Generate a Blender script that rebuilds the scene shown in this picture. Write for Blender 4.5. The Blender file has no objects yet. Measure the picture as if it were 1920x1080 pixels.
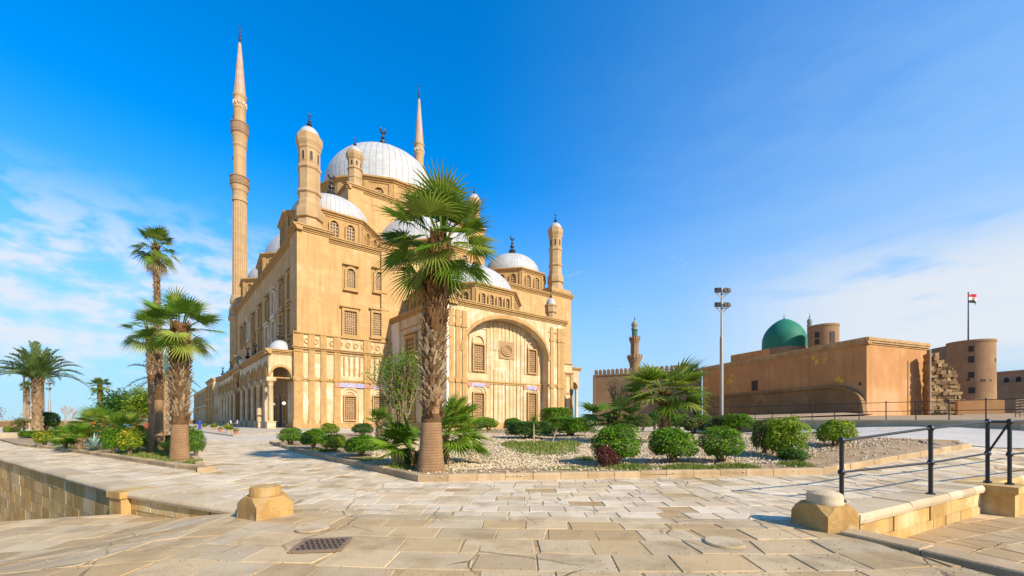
import bpy, math, random
from math import sin, cos, pi, radians, sqrt, atan2
from mathutils import Vector
random.seed(7)
rnd = random.uniform
SC = bpy.context.scene
COL = SC.collection
# ------------------------------------------------------------------ camera, sky, sun, exposure
EYE, HOR, FOC = 1.8, 786.0, 750.0
cd = bpy.data.cameras.new('camera'); cam = bpy.data.objects.new('camera', cd); COL.objects.link(cam)
cam.location = (0, 0, EYE); cam.rotation_euler = (pi/2, 0, 0)
cd.sensor_width = 36; cd.lens = 36*FOC/1920; cd.shift_y = (HOR-540)/1920
cd.clip_start = 0.1; cd.clip_end = 40000
SC.camera = cam
SUN_D = Vector((.76, -.65, 0)).normalized(); SUN_EL = radians(33)
sd = bpy.data.lights.new('sun', 'SUN'); sun = bpy.data.objects.new('sun', sd); COL.objects.link(sun)
sd.energy = 5.0; sd.angle = radians(.5); sd.color = (1, .91, .76)
tos = Vector((SUN_D.x*cos(SUN_EL), SUN_D.y*cos(SUN_EL), sin(SUN_EL)))
sun.rotation_euler = tos.to_track_quat('Z', 'Y').to_euler()
SC.view_settings.view_transform = 'Standard'; SC.view_settings.look = 'None'
SC.view_settings.exposure = 0.52; SC.view_settings.gamma = 1.0
SC.render.engine = 'CYCLES'
SC.cycles.max_bounces = 6; SC.cycles.diffuse_bounces = 3; SC.cycles.transparent_max_bounces = 6
SC.cycles.use_denoising = True

def lin(h):
    h = h.lstrip('#'); r = []
    for i in (0, 2, 4):
        c = int(h[i:i+2], 16)/255
        r.append(c/12.92 if c <= .04045 else ((c+.055)/1.055)**2.4)
    return (r[0], r[1], r[2], 1)

class NT:
    def __init__(s, tree):
        s.t = tree; s.n = tree.nodes; s.l = tree.links
    def __call__(s, typ, ins=None, **kw):
        nd = s.n.new(typ)
        for k, v in kw.items(): setattr(nd, k, v)
        for k, v in (ins or {}).items():
            if hasattr(v, 'is_output') or isinstance(v, bpy.types.NodeSocket): s.l.new(v, nd.inputs[k])
            else: nd.inputs[k].default_value = v
        return nd
    def mth(s, op, a, b=None, c=None, clamp=False):
        ins = {0: a}
        if b is not None: ins[1] = b
        if c is not None: ins[2] = c
        return s('ShaderNodeMath', ins, operation=op, use_clamp=clamp).outputs[0]
    def mix(s, fac, a, b, bt='MIX'):
        nd = s('ShaderNodeMix', data_type='RGBA', blend_type=bt)
        for k, v in ((0, fac), (6, a), (7, b)):
            if isinstance(v, bpy.types.NodeSocket): s.l.new(v, nd.inputs[k])
            else: nd.inputs[k].default_value = v
        return nd.outputs[2]
    def ramp(s, fac, lo, hi, clamp=True):
        return s('ShaderNodeMapRange', {0: fac, 1: lo, 2: hi}, clamp=clamp, interpolation_type='SMOOTHSTEP').outputs[0]

w = bpy.data.worlds.new('World'); SC.world = w; w.use_nodes = True
w.node_tree.nodes.clear(); N = NT(w.node_tree)
sky = N('ShaderNodeTexSky', sky_type='NISHITA', sun_disc=False, sun_elevation=SUN_EL,
        sun_rotation=atan2(SUN_D.x, SUN_D.y), altitude=200, air_density=1.15, dust_density=.25, ozone_density=3.2)
hs = N('ShaderNodeHueSaturation', {'Hue': .5, 'Saturation': 1.25, 'Value': 1.35, 'Color': N.mix(1., sky.outputs[0], (.34, .97, 1.46, 1), 'MULTIPLY')})
tc = N('ShaderNodeTexCoord'); sx = N('ShaderNodeSeparateXYZ', {0: tc.outputs['Generated']})
dx, dy, dz = sx.outputs
az = N.mth('ARCTAN2', dx, dy)                      # 0 straight ahead, + to the right
ang = N('ShaderNodeCombineXYZ', {0: az, 1: N.mth('MULTIPLY', dz, 1.9), 2: 0.0}).outputs[0]
def nz(scale, det, rough, dist=0., off=(0, 0, 0), sc=(1, 1, 1), rot=0.):
    m_ = N('ShaderNodeMapping', {'Vector': ang, 'Location': off, 'Scale': sc, 'Rotation': (0, 0, rot)}).outputs[0]
    return N('ShaderNodeTexNoise', {'Vector': m_, 'Scale': scale, 'Detail': det, 'Roughness': rough, 'Distortion': dist}).outputs[0]
puff = nz(17., 5., .5, .1, (3, 1, 0), (1, 1.05, 1)); big = nz(3.4, 3., .5, 0, (1, 5, 0), (1, 1.3, 1)); wisp = nz(5.5, 7., .56, .3, (7, 2, 0), (1, 2.2, 1), -.10); fine = nz(7., 8., .6, .4, (2, 8, 0), (1, 1.8, 1), -.2)
# dappled fleece low on the left, a broad bank and wisps low on the right, a few scraps between
left = N.mth('MULTIPLY', N.ramp(az, -.22, -.60), N.mth('MULTIPLY', N.ramp(dz, .42, .24), N.ramp(dz, .03, .14)))
right = N.mth('MULTIPLY', N.ramp(az, .36, .78), N.mth('MULTIPLY', N.ramp(dz, .36, .22), N.ramp(dz, .05, .13)))
mid = N.mth('MULTIPLY', N.ramp(dz, .40, .33), N.ramp(dz, .12, .2))
bank = N.mth('MULTIPLY', N.ramp(az, -.45, -.72), N.mth('MULTIPLY', N.ramp(dz, .32, .22), N.ramp(dz, .06, .18)))
cl = N.mth('MULTIPLY', left, N.ramp(N.mth('ADD', puff, N.mth('MULTIPLY', big, .6)), .66, .94))
cb = N.mth('MULTIPLY', bank, N.ramp(N.mth('ADD', N.mth('MULTIPLY', puff, .8), N.mth('MULTIPLY', big, .8)),   .60, .98))
cr = N.mth('MULTIPLY', right, N.ramp(N.mth('ADD', wisp, N.mth('MULTIPLY', big, .5)), .40, .74))
cm = N.mth('MULTIPLY', N.mth('MULTIPLY', mid, .5), N.ramp(N.mth('ADD', fine, N.mth('MULTIPLY', big, .35)), .77, .95))
cloud = N.mth('MAXIMUM', N.mth('MAXIMUM', cl, cr), N.mth('MAXIMUM', cm, cb))
veil = N.mth('MULTIPLY', N.ramp(az, -.15, 1.0), N.mth('MULTIPLY', N.ramp(dz, .95, .3), N.mth('ADD', .34, N.mth('MULTIPLY', wisp, .38))))   # thin high veil to the right
lowz = N.mth('MULTIPLY', N.ramp(dz, .52, -.02), .90)
c1 = N.mix(lowz, hs.outputs[0], (3.6, 4.8, 6.0, 1))
c2 = N.mix(veil, c1, (3.6, 4.9, 6.2, 1))
c3 = N.mix(N.mth('MULTIPLY', cloud, .88), c2, (5.7, 5.95, 6.3, 1))
bg = N('ShaderNodeBackground', {'Color': c3, 'Strength': .10})
wo = N('ShaderNodeOutputWorld', {0: bg.outputs[0]})

# ------------------------------------------------------------------ helpers
def ss(a, b, x):
    t = min(1, max(0, (x-a)/(b-a))); return t*t*(3-2*t)
def gz(x, y):                                       # the plaza climbs gently to the right
    return 1.3*ss(.2, 1.0, x/max(y, .1))*ss(11, 24, y)
def at(px, py, Y): return Vector(((px-960)/FOC*Y, Y, EYE+(HOR-py)/FOC*Y))
def G(px, py):                                      # where the ground is met in that direction
    r = (px-960)/FOC; k = (py-HOR)/FOC; Y = 2.0
    prev = None
    while Y < 200:
        h = EYE-k*Y-gz(r*Y, Y)
        if h <= 0: break
        Y += .05
    return Vector((r*Y, Y, gz(r*Y, Y)))
def ct(px): return cos(math.atan((px-960)/FOC))     # off-axis stretch of round things

class MB:
    def __init__(s): s.v = []; s.f = []; s.m = []; s.c = []; s.uv = []; s.cur = 0; s.col = (.5, .5, .5, 1)
    def face(s, pts, uv=None):
        i = len(s.v); s.v.extend(tuple(p) for p in pts); s.f.append(tuple(range(i, i+len(pts))))
        s.m.append(s.cur); s.c.append(s.col); s.uv.append(uv)
    def idx(s, verts, faces, uvs=None):
        i = len(s.v); s.v.extend(tuple(p) for p in verts)
        for k, f in enumerate(faces):
            s.f.append(tuple(i+j for j in f)); s.m.append(s.cur); s.c.append(s.col); s.uv.append(uvs[k] if uvs else None)
    def hexa(s, p):                                  # 8 points: bottom ring, top ring
        s.idx(p, [(3, 2, 1, 0), (4, 5, 6, 7), (0, 1, 5, 4), (1, 2, 6, 5), (2, 3, 7, 6), (3, 0, 4, 7)])
    def box(s, x0, x1, y0, y1, z0, z1):
        s.hexa([(x0, y0, z0), (x1, y0, z0), (x1, y1, z0), (x0, y1, z0), (x0, y0, z1), (x1, y0, z1), (x1, y1, z1), (x0, y1, z1)])
    def prism(s, poly, z0, z1, top=True, bot=False):
        n = len(poly); vs = [(p[0], p[1], z0) for p in poly]+[(p[0], p[1], z1) for p in poly]
        fs = [(i, (i+1) % n, n+(i+1) % n, n+i) for i in range(n)]
        if top: fs.append(tuple(range(n, 2*n)))
        if bot: fs.append(tuple(range(n-1, -1, -1)))
        s.idx(vs, fs)
    def fbox(s, F, a0, a1, z0, z1, d0, d1):
        P = F.pt
        s.hexa([P(a0, z0, d1), P(a1, z0, d1), P(a1, z0, d0), P(a0, z0, d0), P(a0, z1, d1), P(a1, z1, d1), P(a1, z1, d0), P(a0, z1, d0)])
    def lathe(s, c, prof, n=24, ph=0., mod=None, cap=True, a0=0., a1=2*pi, unit=False):
        full = abs(a1-a0-2*pi) < 1e-6; cols = n if full else n+1
        vs = []
        for (r, z) in prof:
            for i in range(cols):
                a = a0+ph+(a1-a0)*i/n; k = r*(mod(i) if mod else 1)
                vs.append((c[0]+k*cos(a), c[1]+k*sin(a), c[2]+z))
        fs = []; us = []; cw = 1. if unit else 2*pi*max(p[0] for p in prof)
        for j in range(len(prof)-1):
            for i in range(n):
                i2 = (i+1) % cols
                fs.append((j*cols+i, j*cols+i2, (j+1)*cols+i2, (j+1)*cols+i))
                us.append([(cw*i/n, prof[j][1]), (cw*(i+1)/n, prof[j][1]), (cw*(i+1)/n, prof[j+1][1]), (cw*i/n, prof[j+1][1])])
        if cap and full and prof[-1][0] > 1e-4:
            fs.append(tuple((len(prof)-1)*cols+i for i in range(cols))); us.append(None)
        s.idx(vs, fs, us)
    def tube(s, pts, rad, n=6, cap=True):
        pts = [Vector(p) for p in pts]; vs = []; m = len(pts)
        for k, p in enumerate(pts):
            t = (pts[min(k+1, m-1)]-pts[max(k-1, 0)]).normalized()
            u = t.cross(Vector((0, 0, 1)));
            if u.length < .05: u = Vector((1, 0, 0))
            u.normalize(); w_ = u.cross(t)
            r = rad[k] if isinstance(rad, (list, tuple)) else rad
            vs += [p+u*(r*cos(2*pi*i/n))+w_*(r*sin(2*pi*i/n)) for i in range(n)]
        fs = [(k*n+i, k*n+(i+1) % n, (k+1)*n+(i+1) % n, (k+1)*n+i) for k in range(m-1) for i in range(n)]
        if cap: fs += [tuple(range(n-1, -1, -1)), tuple((m-1)*n+i for i in range(n))]
        s.idx(vs, fs)
    def build(s, name, mats, parent=None, loc=(0, 0, 0), smooth=None, rot=0):
        me = bpy.data.meshes.new(name); L = Vector(loc)
        me.from_pydata(s.v, [], s.f)
        if not isinstance(mats, (list, tuple)): mats = [mats]
        for m_ in mats: me.materials.append(m_)
        me.polygons.foreach_set('material_index', s.m)
        uvf = []; cf = []
        for p, u, c in zip(me.polygons, s.uv, s.c):
            n_ = p.normal
            if u is not None:
                for q in u: uvf += q
            elif abs(n_.z) > .72:
                for vi in p.vertices: q = me.vertices[vi].co; uvf += (q.x, q.y)
            else:
                h = sqrt(n_.x**2+n_.y**2) or 1; tx, ty = -n_.y/h, n_.x/h
                for vi in p.vertices: q = me.vertices[vi].co; uvf += (q.x*tx+q.y*ty, q.z)
            cf += list(c)*len(p.vertices)
        me.uv_layers.new(name='UVMap').data.foreach_set('uv', uvf); me.color_attributes.new('Col', 'FLOAT_COLOR', 'CORNER').data.foreach_set('color', cf)
        if smooth is not None:
            me.shade_smooth(); me.set_sharp_from_angle(angle=radians(smooth))
        o = bpy.data.objects.new(name, me); COL.objects.link(o); o.location = L; o.rotation_euler.z = rot
        if parent: o.parent = parent
        return o

class Fr:                                            # a wall plane: along T, up, out along N
    def __init__(s, O, T):
        s.O = Vector((O[0], O[1], 0)); s.T = Vector((T[0], T[1], 0)).normalized(); s.N = Vector((s.T.y, -s.T.x, 0))
    def pt(s, a, z, d=0): q = s.O+s.T*a+s.N*d; return (q.x, q.y, z)
    def solve(s, px, d=0):                           # distance along the wall met in that direction
        O = s.O+s.N*d; r = (px-960)/FOC
        return (r*O.y-O.x)/(s.T.x-r*s.T.y)
    def zat(s, px, py, d=0):
        a = s.solve(px, d); Y = (s.O+s.N*d+s.T*a).y
        return EYE+(HOR-py)/FOC*Y

def tag(o, label=None, cat=None, group=None, kind=None):
    if label: o['label'] = label
    if cat: o['category'] = cat
    if group: o['group'] = group
    if kind: o['kind'] = kind
    return o
def thing(name, loc, label, cat, group=None, rz=0):
    o = bpy.data.objects.new(name, None); COL.objects.link(o); o.location = loc; o.rotation_euler.z = rz
    o.empty_display_size = .3
    return tag(o, label, cat, group)
def copy_tree(o, parent=None):
    c = o.copy(); COL.objects.link(c)
    if parent: c.parent = parent
    for ch in [x for x in SC.objects if x.parent == o and x != c]: copy_tree(ch, c)
    return c

# ------------------------------------------------------------------ materials
def base_mat(name):
    m = bpy.data.materials.new(name); m.use_nodes = True; m.node_tree.nodes.clear()
    return m, NT(m.node_tree)
def joints(N, uv, bw, rh, jw):
    s = N('ShaderNodeSeparateXYZ', {0: uv}); v = N.mth('DIVIDE', s.outputs[1], rh); row = N.mth('FLOOR', v)
    wob = N.mth('MULTIPLY', N.mth('MODULO', N.mth('MULTIPLY', N.mth('ABSOLUTE', row), .37), 1.0), 1.0)
    u = N.mth('ADD', N.mth('DIVIDE', s.outputs[0], bw), wob); col = N.mth('FLOOR', u)
    fu = N.mth('MULTIPLY', N.mth('SUBTRACT', u, col), bw); fv = N.mth('MULTIPLY', N.mth('SUBTRACT', v, row), rh)
    j = N.mth('MAXIMUM', N.ramp(fu, jw*1.6, jw*.4), N.ramp(fv, jw*1.6, jw*.4))
    wn = N('ShaderNodeTexWhiteNoise', {0: N('ShaderNodeCombineXYZ', {0: col, 1: row}).outputs[0]}, noise_dimensions='2D').outputs[0]
    return j, wn
def stone(name, ca, cb, scale=1.2, rough=.85, bump=.25, fine=14., joint=None, jcol=None, streak=0., scol=(.25, .13, .05, 1), patch=None, pscale=.35, attr=0., jw=.012, jstr=.5):
    m, N = base_mat(name)
    tc = N('ShaderNodeTexCoord'); ob = tc.outputs['Object']; uv = tc.outputs['UV']
    a = N('ShaderNodeTexNoise', {'Vector': ob, 'Scale': scale, 'Detail': 8.0, 'Roughness': .62}).outputs[0]
    f = N('ShaderNodeTexNoise', {'Vector': ob, 'Scale': fine, 'Detail': 6.0, 'Roughness': .7}).outputs[0]
    c = N.mix(N.ramp(a, .32, .68), ca, cb)
    if patch:
        p_ = N('ShaderNodeTexNoise', {'Vector': ob, 'Scale': pscale, 'Detail': 5.0, 'Roughness': .6, 'Distortion': .4}).outputs[0]
        c = N.mix(N.ramp(p_, .5, .66), c, patch)
    if attr:
        s_ = N('ShaderNodeSeparateColor', {0: N('ShaderNodeAttribute', attribute_name='Col').outputs['Color']})
        c = N.mix(N.mth('MULTIPLY', N.ramp(s_.outputs[0], .55, 1.), attr), c, patch or cb)
        c = N.mix(N.mth('MULTIPLY', N.ramp(s_.outputs[1], .45, 1.), attr), c, tuple(x*.55 for x in cb[:3])+(1,))
    if streak:
        mp = N('ShaderNodeMapping', {'Vector': ob, 'Scale': (1.4, 1.4, .10)}).outputs[0]
        st = N('ShaderNodeTexNoise', {'Vector': mp, 'Scale': 1.0, 'Detail': 6.0, 'Roughness': .6}).outputs[0]
        c = N.mix(N.mth('MULTIPLY', N.ramp(st, .47, .70), streak), c, scol)
    c = N.mix(N.mth('MULTIPLY', N.ramp(f, .38, .75), .35), c, tuple(x*.62 for x in ca[:3])+(1,))
    h = N.mth('MULTIPLY', f, .5)
    if joint:
        j, wn = joints(N, uv, joint[0], joint[1], jw)
        c = N.mix(N.mth('MULTIPLY', wn, .34), c, tuple(x*.6 for x in ca[:3])+(1,))
        c = N.mix(N.mth('MULTIPLY', j, jstr), c, jcol or tuple(x*.35 for x in ca[:3])+(1,))
        h = N.mth('SUBTRACT', h, N.mth('MULTIPLY', j, .8))
    bp = N('ShaderNodeBump', {'Height': h, 'Strength': bump, 'Distance': .05})
    b = N('ShaderNodeBsdfPrincipled', {'Base Color': c, 'Roughness': rough, 'Normal': bp.outputs[0], 'Specular IOR Level': .25})
    N('ShaderNodeOutputMaterial', {0: b.outputs[0]})
    return m
def plain(name, c, rough=.6, metal=0., bump=.08, scale=9., var=.25):
    m, N = base_mat(name)
    ob = N('ShaderNodeTexCoord').outputs['Object']
    f = N('ShaderNodeTexNoise', {'Vector': ob, 'Scale': scale, 'Detail': 5.0, 'Roughness': .6}).outputs[0]
    cc = N.mix(f, tuple(x*(1-var) for x in c[:3])+(1,), tuple(min(1, x*(1+var)) for x in c[:3])+(1,))
    bp = N('ShaderNodeBump', {'Height': f, 'Strength': bump, 'Distance': .03})
    b = N('ShaderNodeBsdfPrincipled', {'Base Color': cc, 'Roughness': rough, 'Metallic': metal, 'Normal': bp.outputs[0]})
    N('ShaderNodeOutputMaterial', {0: b.outputs[0]}); return m
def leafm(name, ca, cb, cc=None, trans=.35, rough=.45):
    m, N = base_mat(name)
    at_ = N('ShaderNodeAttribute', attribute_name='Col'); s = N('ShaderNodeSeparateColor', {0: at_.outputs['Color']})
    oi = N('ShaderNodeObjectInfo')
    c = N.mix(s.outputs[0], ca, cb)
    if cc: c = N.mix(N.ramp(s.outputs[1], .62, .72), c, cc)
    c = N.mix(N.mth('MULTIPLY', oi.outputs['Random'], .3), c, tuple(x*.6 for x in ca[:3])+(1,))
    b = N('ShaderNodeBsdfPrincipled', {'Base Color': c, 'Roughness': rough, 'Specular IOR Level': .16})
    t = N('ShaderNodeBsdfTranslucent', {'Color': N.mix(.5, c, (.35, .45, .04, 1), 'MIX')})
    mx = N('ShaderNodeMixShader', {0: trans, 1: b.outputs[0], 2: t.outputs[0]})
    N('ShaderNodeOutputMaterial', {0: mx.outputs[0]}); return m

M = {}
M['plaster'] = stone('ochre_plaster', (.57, .345, .145, 1), (.50, .285, .11, 1), .5, .9, .25, 8., joint=(1.5, .75), jw=.03, jstr=.14, streak=.6, scol=(.36, .19, .065, 1), patch=(.60, .39, .18, 1), pscale=.16)
M['clad'] = stone('alabaster_cladding', (.645, .485, .275, 1), (.56, .38, .185, 1), .5, .75, .2, 9., joint=(1.3, 1.9), jw=.035, jstr=.45, streak=.7, scol=(.36, .20, .075, 1), patch=(.72, .61, .44, 1), pscale=.3)
M['trim'] = stone('carved_trim', (.47, .29, .115, 1), (.39, .225, .08, 1), .9, .85, .35, 7., streak=.5, scol=(.30, .17, .06, 1))  # darker than the cladding, its colour stands in for shadow lines of the relief
M['colmarble'] = stone('column_marble', (.60, .47, .31, 1), (.52, .36, .20, 1), .9, .65, .2, 10., streak=.6, scol=(.36, .22, .10, 1))
M['marble'] = stone('white_marble', (.72, .64, .52, 1), (.60, .46, .28, 1), .5, .65, .15, 8., streak=.4, scol=(.45, .30, .14, 1))
M['minar'] = stone('minaret_stone', (.50, .33, .165, 1), (.42, .265, .125, 1), .4, .88, .2, 6., joint=(1.3, .9), jw=.02, jstr=.2, streak=.35, scol=(.30, .17, .09, 1))
M['grille'] = plain('bronze_grille', (.33, .19, .075, 1), .6)
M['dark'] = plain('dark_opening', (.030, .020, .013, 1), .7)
M['bronze'] = plain('dark_bronze', (.05, .042, .036, 1), .45, .5)
M['iron'] = plain('black_iron', (.022, .023, .027, 1), .38, .3, .15, 30.)
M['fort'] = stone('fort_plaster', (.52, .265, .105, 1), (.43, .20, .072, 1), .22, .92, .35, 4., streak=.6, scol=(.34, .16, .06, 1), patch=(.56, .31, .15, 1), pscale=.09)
M['backwall'] = stone('shade_darkened_stone', (.34, .21, .10, 1), (.27, .155, .07, 1), .5, .9, .3, 6., streak=.4)  # stone darkened in colour to stand for the shade inside the arcade
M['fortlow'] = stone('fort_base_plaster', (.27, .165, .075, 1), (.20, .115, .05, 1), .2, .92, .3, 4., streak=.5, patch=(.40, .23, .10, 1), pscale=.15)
M['fortstone'] = stone('fort_masonry', (.33, .205, .115, 1), (.26, .155, .085, 1), .3, .92, .35, 5., joint=(1.1, .55), jw=.03, jstr=.4, streak=.3)
M['towerst'] = stone('tower_masonry', (.37, .22, .11, 1), (.29, .165, .08, 1), .22, .92, .3, 4., joint=(.9, .42), jw=.03, jstr=.2, streak=.3)
M['pink'] = stone('pink_plaster', (.50, .25, .15, 1), (.42, .21, .12, 1), .3, .9, .1, 5.)
M['rubble'] = stone('rubble_stone', (.50, .32, .15, 1), (.34, .20, .09, 1), .8, .95, .6, 6., attr=.6)
M['steelgrey'] = plain('grey_steel', (.33, .27, .20, 1), .5, .2)
M['lampface'] = plain('lamp_housing', (.28, .22, .15, 1), .5, .2)
M['wood'] = stone('pale_wood', (.58, .44, .24, 1), (.46, .32, .15, 1), 3., .8, .3, 20., streak=.3)
M['globe'] = plain('white_globe', (.85, .83, .78, 1), .3)
def lead_mat():
    m, N = base_mat('lead_sheet')
    tc = N('ShaderNodeTexCoord'); s = N('ShaderNodeSeparateXYZ', {0: tc.outputs['UV']})
    u = N.mth('MULTIPLY', s.outputs[0], 60.); fu = N.mth('ABSOLUTE', N.mth('SUBTRACT', N.mth('FRACT', u), .5))
    rib = N.ramp(fu, .40, .48); col = N.mth('FLOOR', u)
    v = N.mth('ADD', N.mth('DIVIDE', s.outputs[1], 2.3), N.mth('MULTIPLY', N.mth('MODULO', col, 2.0), .5)); fv = N.mth('ABSOLUTE', N.mth('SUBTRACT', N.mth('FRACT', v), .5))
    lap = N.ramp(fv, .465, .49)
    wn = N('ShaderNodeTexWhiteNoise', {0: N('ShaderNodeCombineXYZ', {0: col, 1: N.mth('FLOOR', v)}).outputs[0]}, noise_dimensions='2D').outputs[0]
    n = N('ShaderNodeTexNoise', {'Vector': tc.outputs['Object'], 'Scale': .5, 'Detail': 7.0, 'Roughness': .65}).outputs[0]
    c = N.mix(N.ramp(n, .3, .7), (.47, .47, .455, 1), (.39, .375, .35, 1))
    c = N.mix(N.mth('MULTIPLY', wn, .28), c, (.33, .32, .30, 1))
    c = N.mix(N.mth('MULTIPLY', N.mth('MAXIMUM', rib, N.mth('MULTIPLY', lap,   .6)), .6), c, (.20, .18, .16, 1))
    bp = N('ShaderNodeBump', {'Height': N.mth('ADD', rib, N.mth('MULTIPLY', lap, .4)), 'Strength': .4, 'Distance': .12})
    b = N('ShaderNodeBsdfPrincipled', {'Base Color': c, 'Roughness': .55, 'Normal': bp.outputs[0], 'Specular IOR Level': .4})
    N('ShaderNodeOutputMaterial', {0: b.outputs[0]}); return m
M['lead'] = lead_mat()
def tile_mat():
    m, N = base_mat('painted_inscription')
    uv = N('ShaderNodeTexCoord').outputs['UV']
    v = N('ShaderNodeTexNoise', {'Vector': uv, 'Scale': 3.2, 'Detail': 2.0, 'Distortion': 2.5}).outputs[0]
    c = N.mix(N.ramp(v, .5, .56), (.20, .20, .46, 1), (.56, .44, .30, 1))
    b = N('ShaderNodeBsdfPrincipled', {'Base Color': c, 'Roughness': .5})
    N('ShaderNodeOutputMaterial', {0: b.outputs[0]}); return m
M['tile'] = tile_mat(); M['tilered'] = plain('painted_red', (.42, .20, .13, 1), .7, 0, .1, 3., .6)
def slab_mat(name, light, warm, grey, scale=1.):
    m, N = base_mat(name)
    at_ = N('ShaderNodeAttribute', attribute_name='Col'); s = N('ShaderNodeSeparateColor', {0: at_.outputs['Color']})
    ob = N('ShaderNodeTexCoord').outputs['Object']
    a = N('ShaderNodeTexNoise', {'Vector': ob, 'Scale': 1.1*scale, 'Detail': 9.0, 'Roughness': .66}).outputs[0]
    g = N('ShaderNodeTexNoise', {'Vector': ob, 'Scale': .35, 'Detail': 4.0}).outputs[0]
    f = N('ShaderNodeTexNoise', {'Vector': ob, 'Scale': 34., 'Detail': 5.0, 'Roughness': .75}).outputs[0]
    pit = N('ShaderNodeTexVoronoi', {'Vector': ob, 'Scale': 7.}).outputs['Distance']
    c = N.mix(N.ramp(s.outputs[0], .15, .85), light, warm)
    c = N.mix(N.ramp(s.outputs[1], .55, .95), c, grey)
    c = N.mix(N.mth('MULTIPLY', N.ramp(a, .45, .7), .75), c, tuple(x*.62 for x in warm[:3])+(1,))
    c = N.mix(N.mth('MULTIPLY', N.ramp(g, .5, .68), .5), c, tuple(x*.8 for x in warm[:3])+(1,))
    c = N.mix(N.mth('MULTIPLY', N.ramp(f, .5, .72), .4), c, tuple(x*.5 for x in warm[:3])+(1,))
    c = N.mix(N.mth('MULTIPLY', N.ramp(pit, .09, .03), .55), c, (.10, .06, .03, 1))
    wv = N('ShaderNodeMix', {0: .12}, data_type='VECTOR'); N.l.new(ob, wv.inputs[4]); N.l.new(N('ShaderNodeTexNoise', {'Vector': ob, 'Scale': 2.5, 'Detail': 4.0}).outputs[1], wv.inputs[5])
    ck = N('ShaderNodeTexVoronoi', {'Vector': wv.outputs[1], 'Scale': .85}, feature='DISTANCE_TO_EDGE').outputs['Distance']
    ck2 = N.mth('MULTIPLY', N.ramp(ck, .013, .004), N.ramp(g, .47, .55))
    dr_ = N('ShaderNodeTexNoise', {'Vector': ob, 'Scale': .8, 'Detail': 8.0, 'Roughness': .7, 'Distortion': .8}).outputs[0]
    c = N.mix(N.mth('MULTIPLY', N.ramp(dr_, .52, .66), .5), c, (.44, .30, .145, 1))
    c = N.mix(N.mth('MULTIPLY', ck2, .55), c, (.10, .06, .03, 1))
    c = N.mix(1., c, N.mix(s.outputs[2], (.84, .82, .78, 1), (1.05, 1.04, 1.02, 1)), 'MULTIPLY')
    h = N.mth('ADD', N.mth('MULTIPLY', a, .9), N.mth('SUBTRACT', N.mth('MULTIPLY', f, .35), N.mth('MULTIPLY', ck2, .5)))
    bp = N('ShaderNodeBump', {'Height': h, 'Strength': .7, 'Distance': .035})
    b = N('ShaderNodeBsdfPrincipled', {'Base Color': c, 'Roughness': .8, 'Normal': bp.outputs[0], 'Specular IOR Level': .3})
    N('ShaderNodeOutputMaterial', {0: b.outputs[0]}); return m
M['slabmid'] = slab_mat('plaza_flagstone', (.68, .55, .385, 1), (.58, .43, .255, 1), (.65, .525, .375, 1))
M['slabfore'] = slab_mat('worn_flagstone', (.55, .40, .225, 1), (.49, .33, .16, 1), (.54, .415, .26, 1))
M['sand'] = stone('sandy_joint', (.46, .32, .16, 1), (.34, .22, .10, 1), 2., .95, .5, 25.)
M['kerb'] = stone('kerb_stone', (.52, .37, .21, 1), (.43, .29, .15, 1), 2., .88, .5, 16., streak=.4, attr=.5)
M['wallst'] = stone('stair_wall_stone', (.58, .37, .13, 1), (.46, .265, .075, 1), 1.0, .9, .5, 9., streak=.5, scol=(.24, .125, .04, 1), patch=(.64, .49, .26, 1), pscale=.8, attr=.55)
M['pedest'] = stone('pedestal_stone', (.50, .31, .11, 1), (.38, .21, .06, 1), 2.2, .9, 1.0, 18., patch=(.57, .43, .24, 1), pscale=1.2, streak=.5, scol=(.33, .17, .05, 1))
M['coping'] = stone('coping_stone', (.60, .47, .31, 1), (.50, .36, .20, 1), 1.5, .88, .6, 15., attr=.5, patch=(.55, .42, .25, 1), pscale=.7)
M['gravel'] = slab_mat('cream_gravel', (.64, .51, .34, 1), (.52, .37, .20, 1), (.50, .42, .31, 1), 3.)
M['soil'] = stone('garden_soil', (.40, .28, .16, 1), (.30, .19, .10, 1), 1.2, .97, .5, 22.)
M['farground'] = stone('far_ground', (.50, .42, .32, 1), (.42, .33, .22, 1), .05, .95, .1, 2.)
def far_pave():
    m, N = base_mat('far_plaza_paving')
    tc = N('ShaderNodeTexCoord'); ob = tc.outputs['Object']
    br = N('ShaderNodeTexBrick', {'Vector': ob, 'Color1': (.60, .52, .42, 1), 'Color2': (.50, .40, .27, 1), 'Mortar': (.33, .24, .14, 1), 'Scale': 1.0,
                                  'Mortar Size': .02, 'Brick Width': 1.1, 'Row Height': .7})
    a = N('ShaderNodeTexNoise', {'Vector': ob, 'Scale': .5, 'Detail': 7.0, 'Roughness': .65}).outputs[0]
    c = N.mix(N.mth('MULTIPLY', N.ramp(a, .42, .7), .6), br.outputs['Color'], (.46, .34, .20, 1))
    b = N('ShaderNodeBsdfPrincipled', {'Base Color': c, 'Roughness': .85})
    N('ShaderNodeOutputMaterial', {0: b.outputs[0]}); return m
M['farpave'] = far_pave()
M['pavement'] = stone('arcade_pavement', (.57, .46, .33, 1), (.49, .38, .25, 1), .6, .85, .2, 10., joint=(1.2, .8), jw=.03, jstr=.4)
M['road'] = stone('pale_concrete', (.52, .465, .39, 1), (.45, .39, .32, 1), .5, .9, .2, 12.)
M['greendome'] = stone('green_dome_paint', (.022, .185, .105, 1), (.017, .15, .083, 1), .25, .62, .15, 3., streak=.4, scol=(.03, .12, .07, 1))
M['palmtrunk'] = stone('palm_trunk', (.37, .215, .105, 1), (.27, .145, .065, 1), 4., .95, .8, 30., streak=.6, scol=(.20, .11, .05, 1), joint=(9., .09), jw=.010, jstr=.22)
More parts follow.
